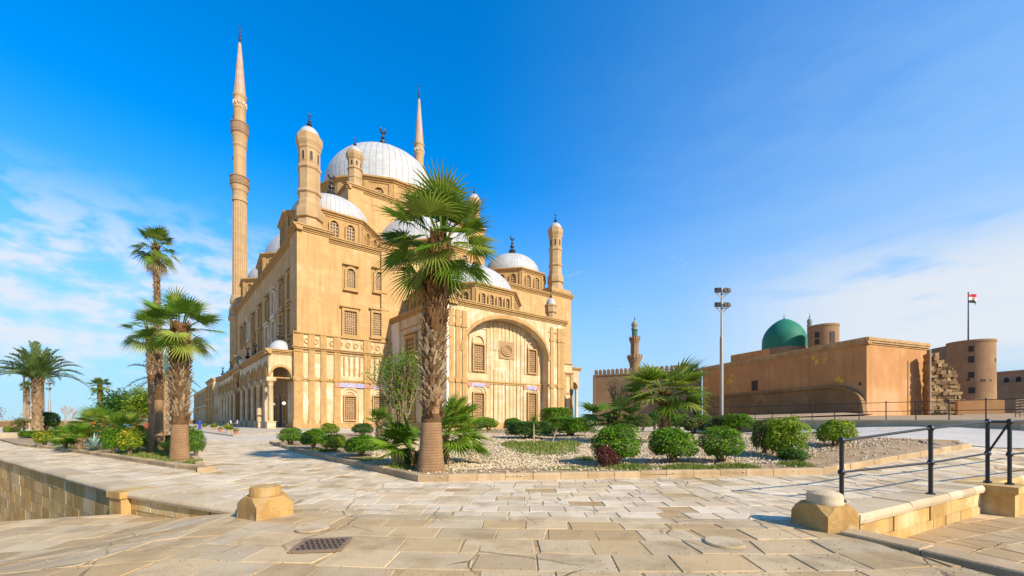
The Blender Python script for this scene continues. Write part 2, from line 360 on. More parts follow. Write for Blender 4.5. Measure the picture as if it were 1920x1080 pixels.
M['core'] = stone('dark_gap_core', (.13, .07, .03, 1), (.08, .042, .018, 1), 4., .95, .6, 30.)  # dark tube behind the leaf bases, shade of the gaps put into its colour
M['bootpale'] = leafm('pale_leaf_base', (.30, .20, .105, 1), (.54, .41, .25, 1), (.17, .09, .04, 1), .05, .9)
M['bootdark'] = leafm('brown_leaf_base', (.16, .078, .030, 1), (.30, .155, .06, 1), (.07, .034, .014, 1), .05, .9)
M['fan'] = leafm('fan_leaf', (.05, .115, .010, 1), (.135, .24, .018, 1), (.30, .33, .06, 1), .36, .36)
M['fanlight'] = leafm('young_fan_leaf', (.09, .19, .012, 1), (.20, .34, .022, 1), (.34, .40, .06, 1), .42)
M['date'] = leafm('date_leaf', (.075, .125, .035, 1), (.15, .20, .055, 1), (.26, .24, .07, 1), .28)
M['dry'] = leafm('dry_frond', (.36, .25, .13, 1), (.50, .38, .22, 1), None, .2, .9)
M['box'] = leafm('box_leaf', (.04, .12, .006, 1), (.11, .24, .010, 1), (.22, .36, .014, 1), .34)
M['lime'] = leafm('lime_leaf', (.11, .19, .010, 1), (.24, .33, .014, 1), (.42, .42, .02, 1), .36)
M['olive'] = leafm('olive_leaf', (.07, .10, .022, 1), (.14, .17, .035, 1), (.20, .15, .06, 1), .28)
M['deep'] = leafm('deep_leaf', (.022, .07, .012, 1), (.05, .13, .018, 1), (.09, .19, .03, 1), .25)
M['redleaf'] = leafm('dark_red_leaf', (.10, .022, .022, 1), (.17, .045, .035, 1), None, .25)
M['flower'] = leafm('orange_flower', (.62, .09, .012, 1), (.75, .20, .02, 1), None, .2)
M['yellowf'] = leafm('yellow_flower', (.62, .46, .03, 1), (.70, .30, .03, 1), None, .2)
M['agave'] = leafm('agave_leaf', (.16, .25, .20, 1), (.24, .34, .28, 1), None, .1)
M['grass'] = leafm('grass_blade', (.10, .17, .022, 1), (.19, .25, .035, 1), (.33, .28, .09, 1), .3)
M['twig'] = stone('grey_brown_bark', (.26, .17, .10, 1), (.18, .11, .06, 1), 5., .95, .4, 30.)
M['paletwig'] = stone('pale_bare_bark', (.48, .34, .22, 1), (.38, .25, .15, 1), 5., .95, .3, 30.)
M['terra'] = plain('terracotta', (.48, .13, .055, 1), .8)
M['potbeige'] = plain('beige_pot', (.45, .30, .19, 1), .8)
M['manhole'] = plain('rusty_iron', (.24, .16, .10, 1), .7, .2, .4, 40.)
# ------------------------------------------------------------------ the mosque
C1 = Vector((-40.43, 75.8, 0))
dr = Vector((.797, .604, 0)).normalized(); dl = Vector((-.667, .745, 0)).normalized()
def P(u, v, z=0.): q = C1+dr*u+dl*v; return Vector((q.x, q.y, z))
def FR(v): return Fr(P(0, v), dr)                    # planes facing right-front
def FL(u): return Fr(P(u, 0), -dl)                   # planes facing left (a = -v)
mosque = thing('mosque', C1, 'great ochre stone mosque with white lead domes and slim pencil minarets', 'mosque')
def part(mb, name, mats, parent=None, smooth=None, label=None):
    o = mb.build(name, mats, parent or mosque, smooth=smooth)
    if (parent or mosque) == mosque: o.location = -C1
    if label: o['label'] = label
    return o
def quadbox(mb, u0, u1, v0, v1, z0, z1): mb.prism([P(u0, v0), P(u1, v0), P(u1, v1), P(u0, v1)], z0, z1)

def arc_pts(a0, a1, zs, rise, n=14, point=0.):
    c = (a0+a1)/2; h = (a1-a0)/2; r = []
    for i in range(n+1):
        t = pi-pi*i/n
        r.append((c+h*cos(t), zs+rise*(sin(t)**(1-.12*point))*(1+point*.12*sin(t)**6)))
    return r
def outline(a0, a1, z0, z1, arched, n=10):
    if not arched: return [(a0, z0), (a0, z1), (a1, z1), (a1, z0)]
    h = (a1-a0)/2
    return [(a0, z0)]+arc_pts(a0, a1, z1-h*1.1, h*1.1, n)+[(a1, z0)]
def ring(mb, F, po, pi_, d0, d1, closed=True):
    n = len(po)
    for i in range(n if closed else n-1):
        j = (i+1) % n
        A, B = po[i], po[j]; C, D = pi_[j], pi_[i]
        mb.face([F.pt(*A, d1), F.pt(*B, d1), F.pt(*C, d1), F.pt(*D, d1)])
        mb.face([F.pt(*A, d0), F.pt(*B, d0), F.pt(*B, d1), F.pt(*A, d1)])
        mb.face([F.pt(*D, d1), F.pt(*C, d1), F.pt(*C, d0), F.pt(*D, d0)])
def off(po, c, k, kz=None):
    return [(c[0]+(a-c[0])*k, c[1]+(z-c[1])*(kz or k)) for a, z in po]
def plate(mb, F, po, d0, d1):
    mb.face([F.pt(a, z, d1) for a, z in reversed(po)])
    n = len(po)
    for i in range(n):
        A, B = po[i], po[(i+1) % n]
        mb.face([F.pt(*A, d0), F.pt(*B, d0), F.pt(*B, d1), F.pt(*A, d1)])
def window(F, a0, a1, z0, z1, arched=True, d=0., bars=(5, 9), fmat='trim', hood=True, fw=.32, parent=None, lab=None, rosette=True):
    W = a1-a0; H = z1-z0; c = ((a0+a1)/2, (z0+z1)/2)
    po = outline(a0, a1, z0, z1, arched)
    ou = off(po, c, 1+2*fw/W, 1+2*fw/H)
    mb = MB(); ring(mb, F, ou, po, d-.05, d+.42)
    if hood:
        mb.fbox(F, a0-fw-.35, a1+fw+.35, z1+fw+.18, z1+fw+.45, d-.05, d+.62)
        mb.fbox(F, a0-fw-.25, a1+fw+.25, z0-fw-.32, z0-fw-.02, d-.05, d+.55)
        if arched:
            mb.fbox(F, a0-fw-.28, a0-fw-.02, z0-fw, z1+fw+.18, d-.05, d+.16); mb.fbox(F, a1+fw+.02, a1+fw+.28, z0-fw, z1+fw+.18, d-.05, d+.16)
    o = part(mb, 'window', M[fmat], parent, label=lab)
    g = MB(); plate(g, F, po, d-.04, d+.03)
    g.cur = 1; nx, nz = bars; bw = W*.34/nx/2*1.25; top = z1-(W*.28 if arched else 0)
    for i in range(nx+1):
        x = a0+W*i/nx; g.fbox(F, max(a0, x-bw), min(a1, x+bw), z0, top, d+.031, d+.10)
    for k in range(nz+1):
        z = z0+(top-z0)*k/nz; g.fbox(F, a0, a1, max(z0, z-bw), min(top+bw, z+bw), d+.031, d+.12)
    if rosette:
        for rr, th in ((.40, .07), (.2, .06)):
            q = [(c[0]+W*rr*cos(t), c[1]+W*rr*sin(t)) for t in [2*pi*i/12 for i in range(12)]]
            ring(g, F, q, off(q, c, 1-th/rr*1.2), d+.05, d+.15)
    part(g, 'grille', [M['dark'], M['grille']], parent or o)
    return o
def cornice(mb, F, a0, a1, z, d=0., s=1., back=-.4):
    for k, (h0, h1, p) in enumerate(((-.9, -.62, .16), (-.62, -.3, .34), (-.3, .0, .62), (.0, .22, .78))):
        mb.fbox(F, a0-p*s*.0, a1, z+h0*s, z+h1*s, back, d+p*s)
def poly_cornice(mb, c, n, r, z, ph, s=1.):
    mb.lathe((c.x, c.y, z), [(r*.96, -1.0*s), (r+.15*s, -.95*s), (r+.2*s, -.62*s), (r+.42*s, -.58*s), (r+.5*s, -.28*s), (r+.8*s, -.22*s), (r+.85*s, .1*s), (r*.9, .12*s)], n, ph)
def finial(c, h, parent, name='finial'):
    mb = MB(); r = h*.165
    mb.lathe(c, [(r*.5, 0), (r*.35, h*.08), (r*.9, h*.16), (r*1.05, h*.22), (r*.8, h*.29), (r*.25, h*.34), (r*.25, h*.38), (r*.62, h*.43), (r*.62, h*.47), (r*.2, h*.52), (r*.2, h*.56), (r*.45, h*.6), (r*.15, h*.65), (r*.12, h*.74), (0, h*.76)], 10)
    R = h*.095; cz = h*.86
    pts = []; 
    for i in range(13):
        a = radians(110)+radians(320)*i/12
        pts.append((c[0]+dr.x*R*cos(a), c[1]+dr.y*R*cos(a), c[2]+cz+R*sin(a)))
    mb.tube(pts, [h*.010+h*.034*sin(pi*i/12) for i in range(13)], 5)
    return part(mb, name, M['bronze'], parent, 40)
PH8 = atan2(dr.y, dr.x)+pi/8                         # octagon with one face square to each facade
def oct_frame(c, R, k, n=8, ph=PH8):                 # frame on facet k of a polygon drum
    a = ph+2*pi*k/n; b = ph+2*pi*(k+1)/n
    A = Vector((c.x+R*cos(a), c.y+R*sin(a), 0)); B = Vector((c.x+R*cos(b), c.y+R*sin(b), 0))
    F = Fr(A, B-A); return F, (B-A).length
def faces_cam(F):
    return F.N.dot(Vector((0, 0, 0))-F.O) > -2
def dome(c, R, z0, zh, name='dome', parent=None, vert=0., n=48, fin=0., a0=0., a1=2*pi):
    mb = MB(); prof = [(R*1.03, -.25), (R*1.03, 0.), (R, .02)]
    if vert: prof.append((R, vert))
    prof += [(R*cos(t), vert+zh*sin(t)) for t in [pi/2*i/14 for i in range(1, 15)]]
    prof[-1] = (0.02, vert+zh)
    mb.lathe((c.x, c.y, z0), prof, n, unit=True)
    o = part(mb, name, M['lead'], parent, 50)
    if fin: finial((c.x, c.y, z0+vert+zh-.15), fin, o)
    return o
def drum(c, R, z0, z1, nwin, n=8, ph=PH8, name='drum', cs=1., wh=.55, pw=.5):
    mb = MB(); mb.lathe((c.x, c.y, 0), [(R, z0), (R, z1)], n, ph); mb.lathe((c.x, c.y, 0), [(R, z1-.02), (.1, z1+.6)], n, ph, cap=False)
    poly_cornice(mb, c, n, R, z1, ph, cs)
    fr = []
    for k in range(n):
        F, L = oct_frame(c, R, k, n, ph)
        mb.fbox(F, 0, pw*1.1, z0, z1-.95*cs, -.1, .28); mb.fbox(F, L-pw*1.1, L, z0, z1-.95*cs, -.1, .28)
        mb.fbox(F, 0, L, z0, z0+.5, -.1, .4)
        fr.append((F, L))
    o = part(mb, name, M['trim'])
    H = z1-z0
    for F, L in fr:
        if not faces_cam(F): continue
        for i in range(nwin):
            c_ = pw+.2+(L-2*pw-.4)*(i+.5)/nwin; ww = min((L-2*pw)/nwin*.46, H*.34)
            window(F, c_-ww/2, c_+ww/2, z0+H*.22, z0+H*(.22+wh), True, 0., (3, 5), hood=False, fw=.28, parent=o, rosette=False)
    return o
# --- profile of the eight-sided corner towers, unit height, radii in units of height
TP = [(.147, 0), (.138, .06), (.126, .12), (.126, .125), (.147, .135), (.150, .185), (.145, .235), (.122, .255), (.122, .30), (.113, .33), (.113, .385), (.128, .40), (.128, .42), (.113, .435),
      (.113, .635), (.126, .65), (.126, .67), (.113, .685), (.113, .84), (.122, .855), (.122, .875), (.139, .92), (.139, .985), (.128, .99), (.128, 1.0)]
def turret(c, H, k=1., prof=TP, fh=.16, dome_h=.105, dome_r=.108, wz=(.72, .81)):
    mb = MB(); mb.lathe((c.x, c.y, c.z), [(r*H*k, z*H) for r, z in prof], 8, PH8)
    o = part(mb, 'turret', M['minar'])
    d = dome(Vector((c.x, c.y, 0)), dome_r*H*k, c.z+H*1.0, dome_h*H, 'cap_dome', o, n=24)
    finial((c.x, c.y, c.z+H*(1.0+dome_h)-.05), fh*H, o)
    if wz:
        for i in range(8):
            F, L = oct_frame(c, .113*H*k, i)
            if not faces_cam(F): continue
            g = MB(); po = outline(L*.35, L*.65, c.z+wz[0]*H, c.z+wz[1]*H, True, 8)
            plate(g, F, po, -.05, .02); g.cur = 1; ring(g, F, off(po, (L/2, c.z+(wz[0]+wz[1])/2*H), 1.3, 1.16), po, -.05, .09)
            part(g, 'opening', [M['dark'], M['minar']], o)
    return o
# --- main hall
HZ = 37.6; U1 = 72.2; V1 = 80.
mb = MB(); quadbox(mb, 0, U1, 0, V1, 0, HZ)
F0 = FR(0); L0 = FL(0)
for (a, b) in ((-.05, 5.2), (15.6, 18.3), (64.6, U1+.1)): mb.fbox(F0, a, b, 0, HZ+.5, -.5, .55)
mb.fbox(L0, -4.6, .62, 15, HZ+.5, -.5, .45); mb.fbox(L0, -V1, -75, 15, HZ+.2, -.5, .45)
part(mb, 'main_wall', M['plaster'])
mb = MB()
for (a, b, d, z) in ((5.2, 15.6, 0, HZ), (18.3, 46.0, 0, HZ), (46, 64.6, 0, HZ)): cornice(mb, F0, a, b, z, d)
for (a, b) in ((-.65, 5.9), (15.0, 18.9), (64.0, U1+.8)): cornice(mb, F0, a, b, HZ+.75, .55)
cornice(mb, L0, -75, -4.6, HZ, 0); cornice(mb, L0, -4.9, 1.2, HZ+.75, .45); cornice(mb, L0, -V1, -74.6, HZ+.5, .45)
mb.prism([P(-.3, -.3), P(5.5, -.3), P(5.5, 5.5), P(-.3, 5.5)], HZ, HZ+.9)
mb.prism([P(64.8, -.3), P(U1+.3, -.3), P(U1+.3, 5.5), P(64.8, 5.5)], HZ, HZ+2.4)
part(mb, 'roof_cornice', M['trim'])
turret(P(2.5, 2.5, HZ+.85), 19.0, .92); turret(P(69.3, 2.7, HZ+2.3), 18.6, .92)
# --- corner domes, half domes, central mass, great dome
for (u, v) in ((9.9, 13.4), (62., 13.4), (9.9, 66.5), (62., 66.5)):
    c = P(u, v); drum(c, 10.3, HZ-.2, 44.6, 2); dome(c, 8.35, 44.9, 6.0, vert=1.2, fin=6.6)
for (u, v, nm) in ((34.5, 15.2, 'R'), (14.8, 40, 'L'), (57, 40, 'B')):
    c = P(u, v); drum(c, 15.2, HZ-.2, 43.6, 3); dome(c, 13.6, 43.8, 11.6, 'half_dome', n=60)
mb = MB(); quadbox(mb, 14.1, 52.4, 14.1, 66, HZ-.2, 57.4)
c0 = P(33.3, 40)
for F, a0, a1 in ((FR(14.1), 14.1, 52.4), (FL(14.1), -66, -14.1)):
    mb.fbox(F, a0-.0 if a0 > 0 else a0, (a0 if a0 > 0 else a1-3)+3.2, HZ, 57.0, -.4, .3)
part(mb, 'central_block', M['plaster'])
mb = MB(); cornice(mb, FR(14.1), 13.4, 52.4, 57.4, 0, 1.1); cornice(mb, FL(14.1), -66, -13.4, 57.4, 0, 1.1)
part(mb, 'block_cornice', M['trim'])
drum(c0, 19.0, 57.3, 66.6, 1, 16, PH8-pi/16, cs=1.3, wh=.5, pw=1.0)
dome(c0, 16.9, 66.9, 13.6, 'great_dome', vert=4.2, n=80, fin=9.2)
TP2 = [(.25, 0), (.21, .10), (.185, .18), (.185, .28), (.20, .30), (.20, .33), (.18, .35), (.18, .52), (.205, .54), (.205, .58), (.18, .6), (.18, .78), (.205, .82), (.235, .9), (.235, .985), (.20, 1.)]
def turret2(c, H, k=1.): 
    mb = MB(); mb.lathe((c.x, c.y, c.z), [(r*H*k, z*H) for r, z in TP2], 8, PH8)
    o = part(mb, 'turret', M['minar']); dome(Vector((c.x, c.y, 0)), .18*H*k, c.z+H, .2*H, 'cap_dome', o, n=24)
    finial((c.x, c.y, c.z+1.19*H), .26*H, o)
    for i in range(8):
        F, L = oct_frame(c, .18*H*k, i)
        if faces_cam(F):
            g = MB(); plate(g, F, outline(L*.33, L*.67, c.z+.62*H, c.z+.75*H, True, 6), -.05, .03); part(g, 'opening', M['dark'], o)
for (u, v) in ((16.2, 16.2), (50.2, 16.2), (16.2, 63.9)): turret2(P(u, v, 57.5), 9.0)

# --- right-front facade: lower cladding, frieze, windows
def strips(mb, F, lst, z0, z1, d0, d1):
    for a, b in lst: mb.fbox(F, a, b, z0, z1, d0, d1)
mb = MB(); mb.fbox(F0, -.9, 18., 0, 15.3, -.3, .75); mb.fbox(L0, -5, .9, 0, 15.3, -.3, .75); mb.fbox(F0, -.8, 18, 15.25, 18.0, -.3, .62); part(mb, 'stone_cladding', M['clad'])
mb = MB(); mb.fbox(F0, 46.5, U1+.6, 0, 15.3, -.3, .75); mb.fbox(F0, 46.5, U1+.6, 15.25, 18., -.3, .62); part(mb, 'stone_cladding', M['clad'])
mb = MB()
pil = [(-.95, .6), (1.6, 2.6), (3.7, 4.7), (6.1, 7.3), (11.9, 13.2), (16.9, 18)]
strips(mb, F0, pil, 1.1, 15.2, .7, 1.0); strips(mb, F0, [(a-.15, b+.15) for a, b in pil], 9.2, 9.9, .7, 1.12); strips(mb, F0, [(a-.12, b+.12) for a, b in pil], .0, 1.7, .7, 1.15)
strips(mb, F0, [(a-.1, b+.1) for a, b in pil], 15.4, 18.1, .5, .86)
strips(mb, F0, [(7.9, 8.15), (8.9, 9.15), (9.9, 10.15), (10.9, 11.15), (14., 14.25), (15, 15.25), (15.9, 16.1)], 10.6, 14.3, .7, .98)
for z, h, p in ((9.35, .3, .95), (9.0, .25, .85), (15.05, .35, 1.15), (15.35, .2, 1.35), (18.0, .3, .95), (0., 1.0, 1.05), (14.5, .2, .9)):
    mb.fbox(F0, -1.05, 18, z, z+h, -.2, p)
    mb.fbox(L0, -5, 1.1, z, z+h, -.2, p)
m9 = mb; mb = MB()
for z, h, p in ((9.35, .3, .95), (9.0, .25, .85), (15.05, .35, 1.15), (15.35, .2, 1.35), (18.0, .3, .95), (0., 1.0, 1.05), (14.5, .2, .9)): mb.fbox(F0, 46.5, U1+.7, z, z+h, -.2, p)
strips(mb, F0, [(47.5, 48.5), (50, 51), (53, 54), (57, 58), (61, 62), (65, 66), (69, 70), (71.8, 72.8)], 0.9, 15.2, .7, 1.0)
part(mb, 'pilaster_order', M['trim']); mb = m9
for i in range(11):                                   # scroll frieze
    a = 1.3+i*1.5; q = [(a+.5*cos(t), 16.7+.55*sin(t)) for t in [2*pi*k/10 for k in range(10)]]
    ring(mb, F0, q, off(q, (a, 16.7), .6), .55, .78)
part(mb, 'pilaster_order', M['trim'])
wl = [(8.2, 10.7), (13.9, 15.9)]
for (p0, p1, y0, y1, ar, b) in ((650, 665, 505, 540, 1, (5, 9)), (704, 718, 511, 545, 1, (5, 9)), (645, 668, 584, 628, 0, (6, 10)), (699, 721, 588, 630, 0, (6, 10))):
    a0, a1 = F0.solve(p0), F0.solve(p1); pc = (p0+p1)/2
    window(F0, a0, a1, F0.zat(pc, y1), F0.zat(pc, y0), bool(ar), 0., b, fw=.45)
def door_window(F, a0, a1, z0, z1, d):
    mb = MB(); W = a1-a0
    po = outline(a0-W*.32, a1+W*.32, z0-.6, z1+W*.75, True, 14); c = ((a0+a1)/2, z0)
    ring(mb, F, off(po, c, 1.35, 1.07), po, d-.05, d+.22); plate(mb, F, po, d-.05, d+.04)
    q = outline(a0-.25, a1+.25, z1+.3, z1+W*.55, True, 10); ring(mb, F, q, off(q, ((a0+a1)/2, z1+.3), .8, .75), d, d+.2)
    part(mb, 'window_arch', M['clad'])
    window(F, a0, a1, z0, z1, False, d+.04, (6, 12), fw=.25, hood=False)
for p0, p1 in ((646, 666), (700, 719)):
    pc = (p0+p1)/2; a0, a1 = F0.solve(p0, .75), F0.solve(p1, .75); door_window(F0, a0, a1, F0.zat(pc, 787, .75), F0.zat(pc, 744, .75), .75)
def inscription(F, a0, a1, z0, z1, d):
    mb = MB(); mb.fbox(F, a0+.9, a1-.9, z0, z1, d-.05, d+.1); mb.cur = 1; mb.fbox(F, a0, a0+.85, z0, z1, d-.05, d+.12); mb.fbox(F, a1-.85, a1, z0, z1, d-.05, d+.12)
    part(mb, 'inscription_panel', [M['tile'], M['tilered']])
inscription(F0, 6.2, 12.8, 8.15, 9.0, 1.0); inscription(F0, 13.0, 17.6, 8.15, 9.0, 1.0)

# --- projecting prayer-niche block with its blind arch
ub0, ub1, vb = 18.0, 46.7, -22.0
FB = FR(vb); FBL = FL(ub0); BZ = 22.4
mb = MB(); quadbox(mb, ub0, ub1, vb+2.1, 0, 0, BZ); part(mb, 'niche_block', M['clad'])
ax0, ax1 = FB.solve(868, 0), FB.solve(1028, 0); zs = 14.2; zt = FB.zat(948, 598, 0)
mb = MB(); cu = arc_pts(ax0, ax1, zs, zt-zs, 28)
for (A, B) in zip(cu, cu[1:]):
    mb.face([FB.pt(A[0], A[1], 0), FB.pt(B[0], B[1], 0), FB.pt(B[0], BZ, 0), FB.pt(A[0], BZ, 0)])
    mb.face([FB.pt(A[0], A[1], -2), FB.pt(B[0], B[1], -2), FB.pt(B[0], B[1], 0), FB.pt(A[0], A[1], 0)])
mb.fbox(FB, ub0, ax0, 0, BZ, -2.05, 0); mb.fbox(FB, ax1, ub1, 0, BZ, -2.05, 0)
mb.face([FB.pt(ub0, BZ, -2.1), FB.pt(ub0, BZ, 0), FB.pt(ub1, BZ, 0), FB.pt(ub1, BZ, -2.1)])
part(mb, 'niche_front', M['clad'])
mb = MB()
ring(mb, FB, [((ax0+ax1)/2+(a-(ax0+ax1)/2)*1.05, zs+(z-zs)*1.10) for a, z in cu], cu, -.05, .18, False)
cornice(mb, FB, ub0-.7, ub1+.7, BZ+.7, 0, .9, -2.); cornice(mb, FBL, 0, 22.6, BZ+.7, 0, .9, -2.)
for z, h, p in ((9.0, .28, .3), (8.7, .22, .2), (0, 1.1, .35), (20.2, .2, .14)):
    for a, b in ((ub0-.3, ax0), (ax1, ub1+.3)): mb.fbox(FB, a, b, z, z+h, -.3, p)
    mb.fbox(FBL, .3, 22.3, z, z+h, -.3, p)
    if z < 15: mb.fbox(FB, ax0, ax1, z, z+h, -2.3, -2.1+p)
for a in (ub0+.3, ub0+3.0, ax0-1.5, ax1+.5, ax1+2.6, ub1-1.2):
    mb.fbox(FB, a, a+.9, 1.1, BZ-1., -.2, .22); mb.fbox(FB, a-.15, a+1.05, 18.4, 19.0, -.2, .34); mb.fbox(FB, a-.12, a+1.02, 8.4, 9.3, -.2, .36)
part(mb, 'block_trim', M['trim'])
mb = MB(); w_ = [895, 912], [988, 1004]
step = (ax1-ax0)/22
wins = []
for p0, p1, y0, y1 in ((887, 906, 647, 694), (990, 1003, 657, 699)):
    wins.append((FB.solve(p0, -2.1), FB.solve(p1, -2.1), FB.zat((p0+p1)/2, y1, -2.1), FB.zat((p0+p1)/2, y0, -2.1)))
for i in range(1, 22):
    a = ax0+step*i; hh = zs+(zt-zs)*sqrt(max(0, 1-((a-(ax0+ax1)/2)/((ax1-ax0)/2))**2))
    near = any(w0-1.0 < a < w1+1.0 for w0, w1, _, _ in wins)
    wide = .5 if i % 3 else .75
    if near: 
        continue
    mb.fbox(FB, a-wide*.5, a+wide*.5, 1.0, 8.6, -2.3, -1.95 if i % 3 else -1.85)
    if abs(i-10.5) < 2: mb.fbox(FB, a-wide*.5, a+wide*.5, 9.3, 11.6, -2.3, -1.95); mb.fbox(FB, a-wide*.5, a+wide*.5, 15.4, hh-.3, -2.3, -1.95)
    else: mb.fbox(FB, a-wide*.5, a+wide*.5, 9.3, max(9.5, hh-.3), -2.3, -1.95)
part(mb, 'blind_panelling', M['clad'])
for (a0, a1, z0, z1) in wins:
    mb = MB(); W = a1-a0; q = outline(a0-.3, a1+.3, z1+.25, z1+.25+W*.85, True, 12); ring(mb, FB, q, off(q, ((a0+a1)/2, z1+.25), .78, .75), -2.2, -1.8)
    q = outline(a0-1., a1+1., z0-.4, z1+W*1.5, False); ring(mb, FB, q, off(q, ((a0+a1)/2, (z0+z1)/2+.6), .87, .955), -2.2, -1.92)
    part(mb, 'window_arch', M['clad']); window(FB, a0, a1, z0, z1, False, -2.08, (6, 11), fw=.3, hood=False)
    inscription(FB, a0-1.3, a1+1.3, 8.0, 8.7, -1.92)
for p0, p1 in ((887, 905), (989, 1003)):
    pc = (p0+p1)/2; door_window(FB, FB.solve(p0, -2.1), FB.solve(p1, -2.1), 1.5, FB.zat(pc, 738, -2.1), -2.08)
mc = (FB.solve(950, -2), FB.zat(950, 657, -2))
mb = MB(); mb.fbox(FB, mc[0]-1.9, mc[0]+1.9, mc[1]-1.75, mc[1]+1.75, -2.2, -1.9)
for rr, d in ((1.45, -1.7), (.95, -1.76), (.5, -1.82)):
    q = [(mc[0]+rr*cos(t)*1.05, mc[1]+rr*.85*sin(t)) for t in [2*pi*k/20 for k in range(20)]]; ring(mb, FB, q, off(q, mc, .76), -2.1, d)
part(mb, 'medallion', M['grille'])
# side wall of the block: marble strip and tall recessed window
mb = MB(); mb.fbox(FBL, .5, 4.2, 0, BZ-.3, -.3, .35); part(mb, 'marble_strip', M['marble']); mb = MB(); mb.fbox(FBL, 20.6, 22.2, 0, BZ-.3, -.3, .2); part(mb, 'marble_strip', M['marble'])
window(FBL, 7.2, 10.8, 10.4, 18.0, False, 0., (5, 9), fw=.6); window(FBL, 14, 17.2, 10.4, 18.0, False, 0., (5, 9), fw=.6)
for a in (7.4, 14.2): window(FBL, a, a+3, 1.6, 7.2, False, 0., (5, 9), fw=.4, hood=False)
# small domed posts on the block corners, octagon drum and low dome behind the parapet
def post(c, H):
    mb = MB(); mb.lathe((c.x, c.y, c.z), [(.36*H, 0), (.36*H, .12*H), (.3*H, .16*H), (.3*H, .55*H), (.38*H, .62*H), (.38*H, .95*H), (.42*H, 1.0*H), (.42*H, 1.08*H), (.3*H, 1.1*H)], 8, PH8)
    o = part(mb, 'parapet_post', M['minar']); dome(Vector((c.x, c.y, 0)), .3*H, c.z+1.1*H, .45*H, 'cap_dome', o, n=20); finial((c.x, c.y, c.z+1.52*H), .5*H, o)
post(P(ub0+2.0, vb+2.0, BZ+.6), 3.5); post(P(ub1-2.0, vb+2.0, BZ+.6), 3.5)
cb = P(32.4, -6.3); drum(cb, 12.3, BZ-.1, 28.6, 4, wh=.5); dome(cb, 10.8, 28.9, 7.2, 'half_dome', n=60)

# --- left facade windows
for i, px in enumerate((545, 529, 514, 502, 488.5, 476, 467, 460, 454)):
    a = L0.solve(px); z = L0.zat(px, 420+(315, 360, 403, 436, 475, 515, 540, 560, 577)[i]/2.7)
    window(L0, a-1.25, a+1.25, z-2.6, z+2.6, True, 0., (4, 8), fmat='marble' if i in (2, 6) else 'trim', fw=.4)
for i, px in enumerate((545.5, 530, 515, 502.5, 489, 477)):
    a = L0.solve(px); z = L0.zat(px, 420+(530, 535, 560, 585, 612, 640)[i]/2.7)
    window(L0, a-1.35, a+1.35, max(z, 21)-2.9, max(z, 21)+2.9, False, 0., (4, 8), fmat='marble' if i in (2, 3) else 'trim', fw=.4)
for v in range(9, 76, 7):
    window(L0, -v-1.2, -v+1.2, 1.5, 6.5, False, 0., (4, 8), fw=.4, hood=False)

# --- arcade along the left side
WA = 4.9; FA = Fr(P(-WA, 0), -dl); AZ = 13.6; SP = 9.5
cv = [.45, 5.2, 11.4, 17.9, 24.9, 31.9, 44., 51., 57.3, 63.6, 70., 75.3]
mb = MB(); back = MB()
def arch_wall(mb, F, a0, a1, zs, rise, zt, d0, d1, n=14, g=.45):
    cu = arc_pts(a0+g, a1-g, zs, rise, n)
    for (A, B) in zip(cu, cu[1:]):
        for d, fl in ((d1, 0), (d0, 1)):
            q = [F.pt(A[0], A[1], d), F.pt(B[0], B[1], d), F.pt(B[0], zt, d), F.pt(A[0], zt, d)]
            mb.face(q[::-1] if fl else q)
        mb.face([F.pt(A[0], A[1], d0), F.pt(B[0], B[1], d0), F.pt(B[0], B[1], d1), F.pt(A[0], A[1], d1)])
    mb.fbox(F, a0, a0+g, zs, zt, d0, d1); mb.fbox(F, a1-g, a1, zs, zt, d0, d1)
    return cu
tr = MB()
for v0, v1 in zip(cv, cv[1:]):
    big = v1-v0 > 9
    cu = arch_wall(mb, FA, -v1, -v0, SP, 5.2 if big else 2.7, (16.3 if big else AZ), -.8, 0, g=.4)
    ring(tr, FA, off(cu, (-(v0+v1)/2, SP), 1.12), cu, -.02, .16, False)
    tr.fbox(FA, -v1, -v0, SP-.05, SP+.15, -.5, -.38)                 # iron tie bar
    if big:
        gab = [(-v1-2.5, AZ), (-v1+1.5, AZ+.9), (-(v0+v1)/2-2, 16.9), (-(v0+v1)/2, 17.4), (-(v0+v1)/2+2, 16.9), (-v0-1.5, AZ+.9), (-v0+2.5, AZ)]
        plate(mb, FA, gab[::-1], -.7, .05)
        for A, B in zip(gab, gab[1:]): tr.hexa([FA.pt(*A, .6), FA.pt(*B, .6), FA.pt(*B, -.8), FA.pt(*A, -.8), FA.pt(A[0], A[1]+.5, .6), FA.pt(B[0], B[1]+.5, .6), FA.pt(B[0], B[1]+.5, -.8), FA.pt(A[0], A[1]+.5, -.8)])
    mb.fbox(FA, -v1, -v0, AZ-.02, AZ+.35, -WA, -.8)                # roof slab
FE = FR(0.02)                                                      # end arch towards the viewer
cu = arch_wall(mb, FE, -WA, -.9, SP, 2.0, AZ, -.8, 0, g=.35); ring(tr, FE, off(cu, (-(WA+.9)/2, SP), 1.22), cu, -.02, .16, False)
mb.fbox(FE, -WA, -.2, AZ-.02, AZ+.3, -.8, 0)
part(mb, 'arcade_arches', M['clad'])
cornice(tr, FA, -75.8, .6, AZ+.9, 0, .8); cornice(tr, FE, -WA-.6, 0, AZ+.9, 0, .8); tr.fbox(FE, -WA, -.9, SP-.1, SP+.12, -.5, -.3)
part(tr, 'arcade_cornice', M['trim'])
colp = [(.62, 0), (.62, 1.15), (.56, 1.2), (.5, 1.3), (.54, 1.42), (.45, 1.5), (.44, 4.5), (.40, 7.9), (.47, 8.0), (.42, 8.1), (.44, 8.3), (.62, 8.75), (.66, 8.8)]
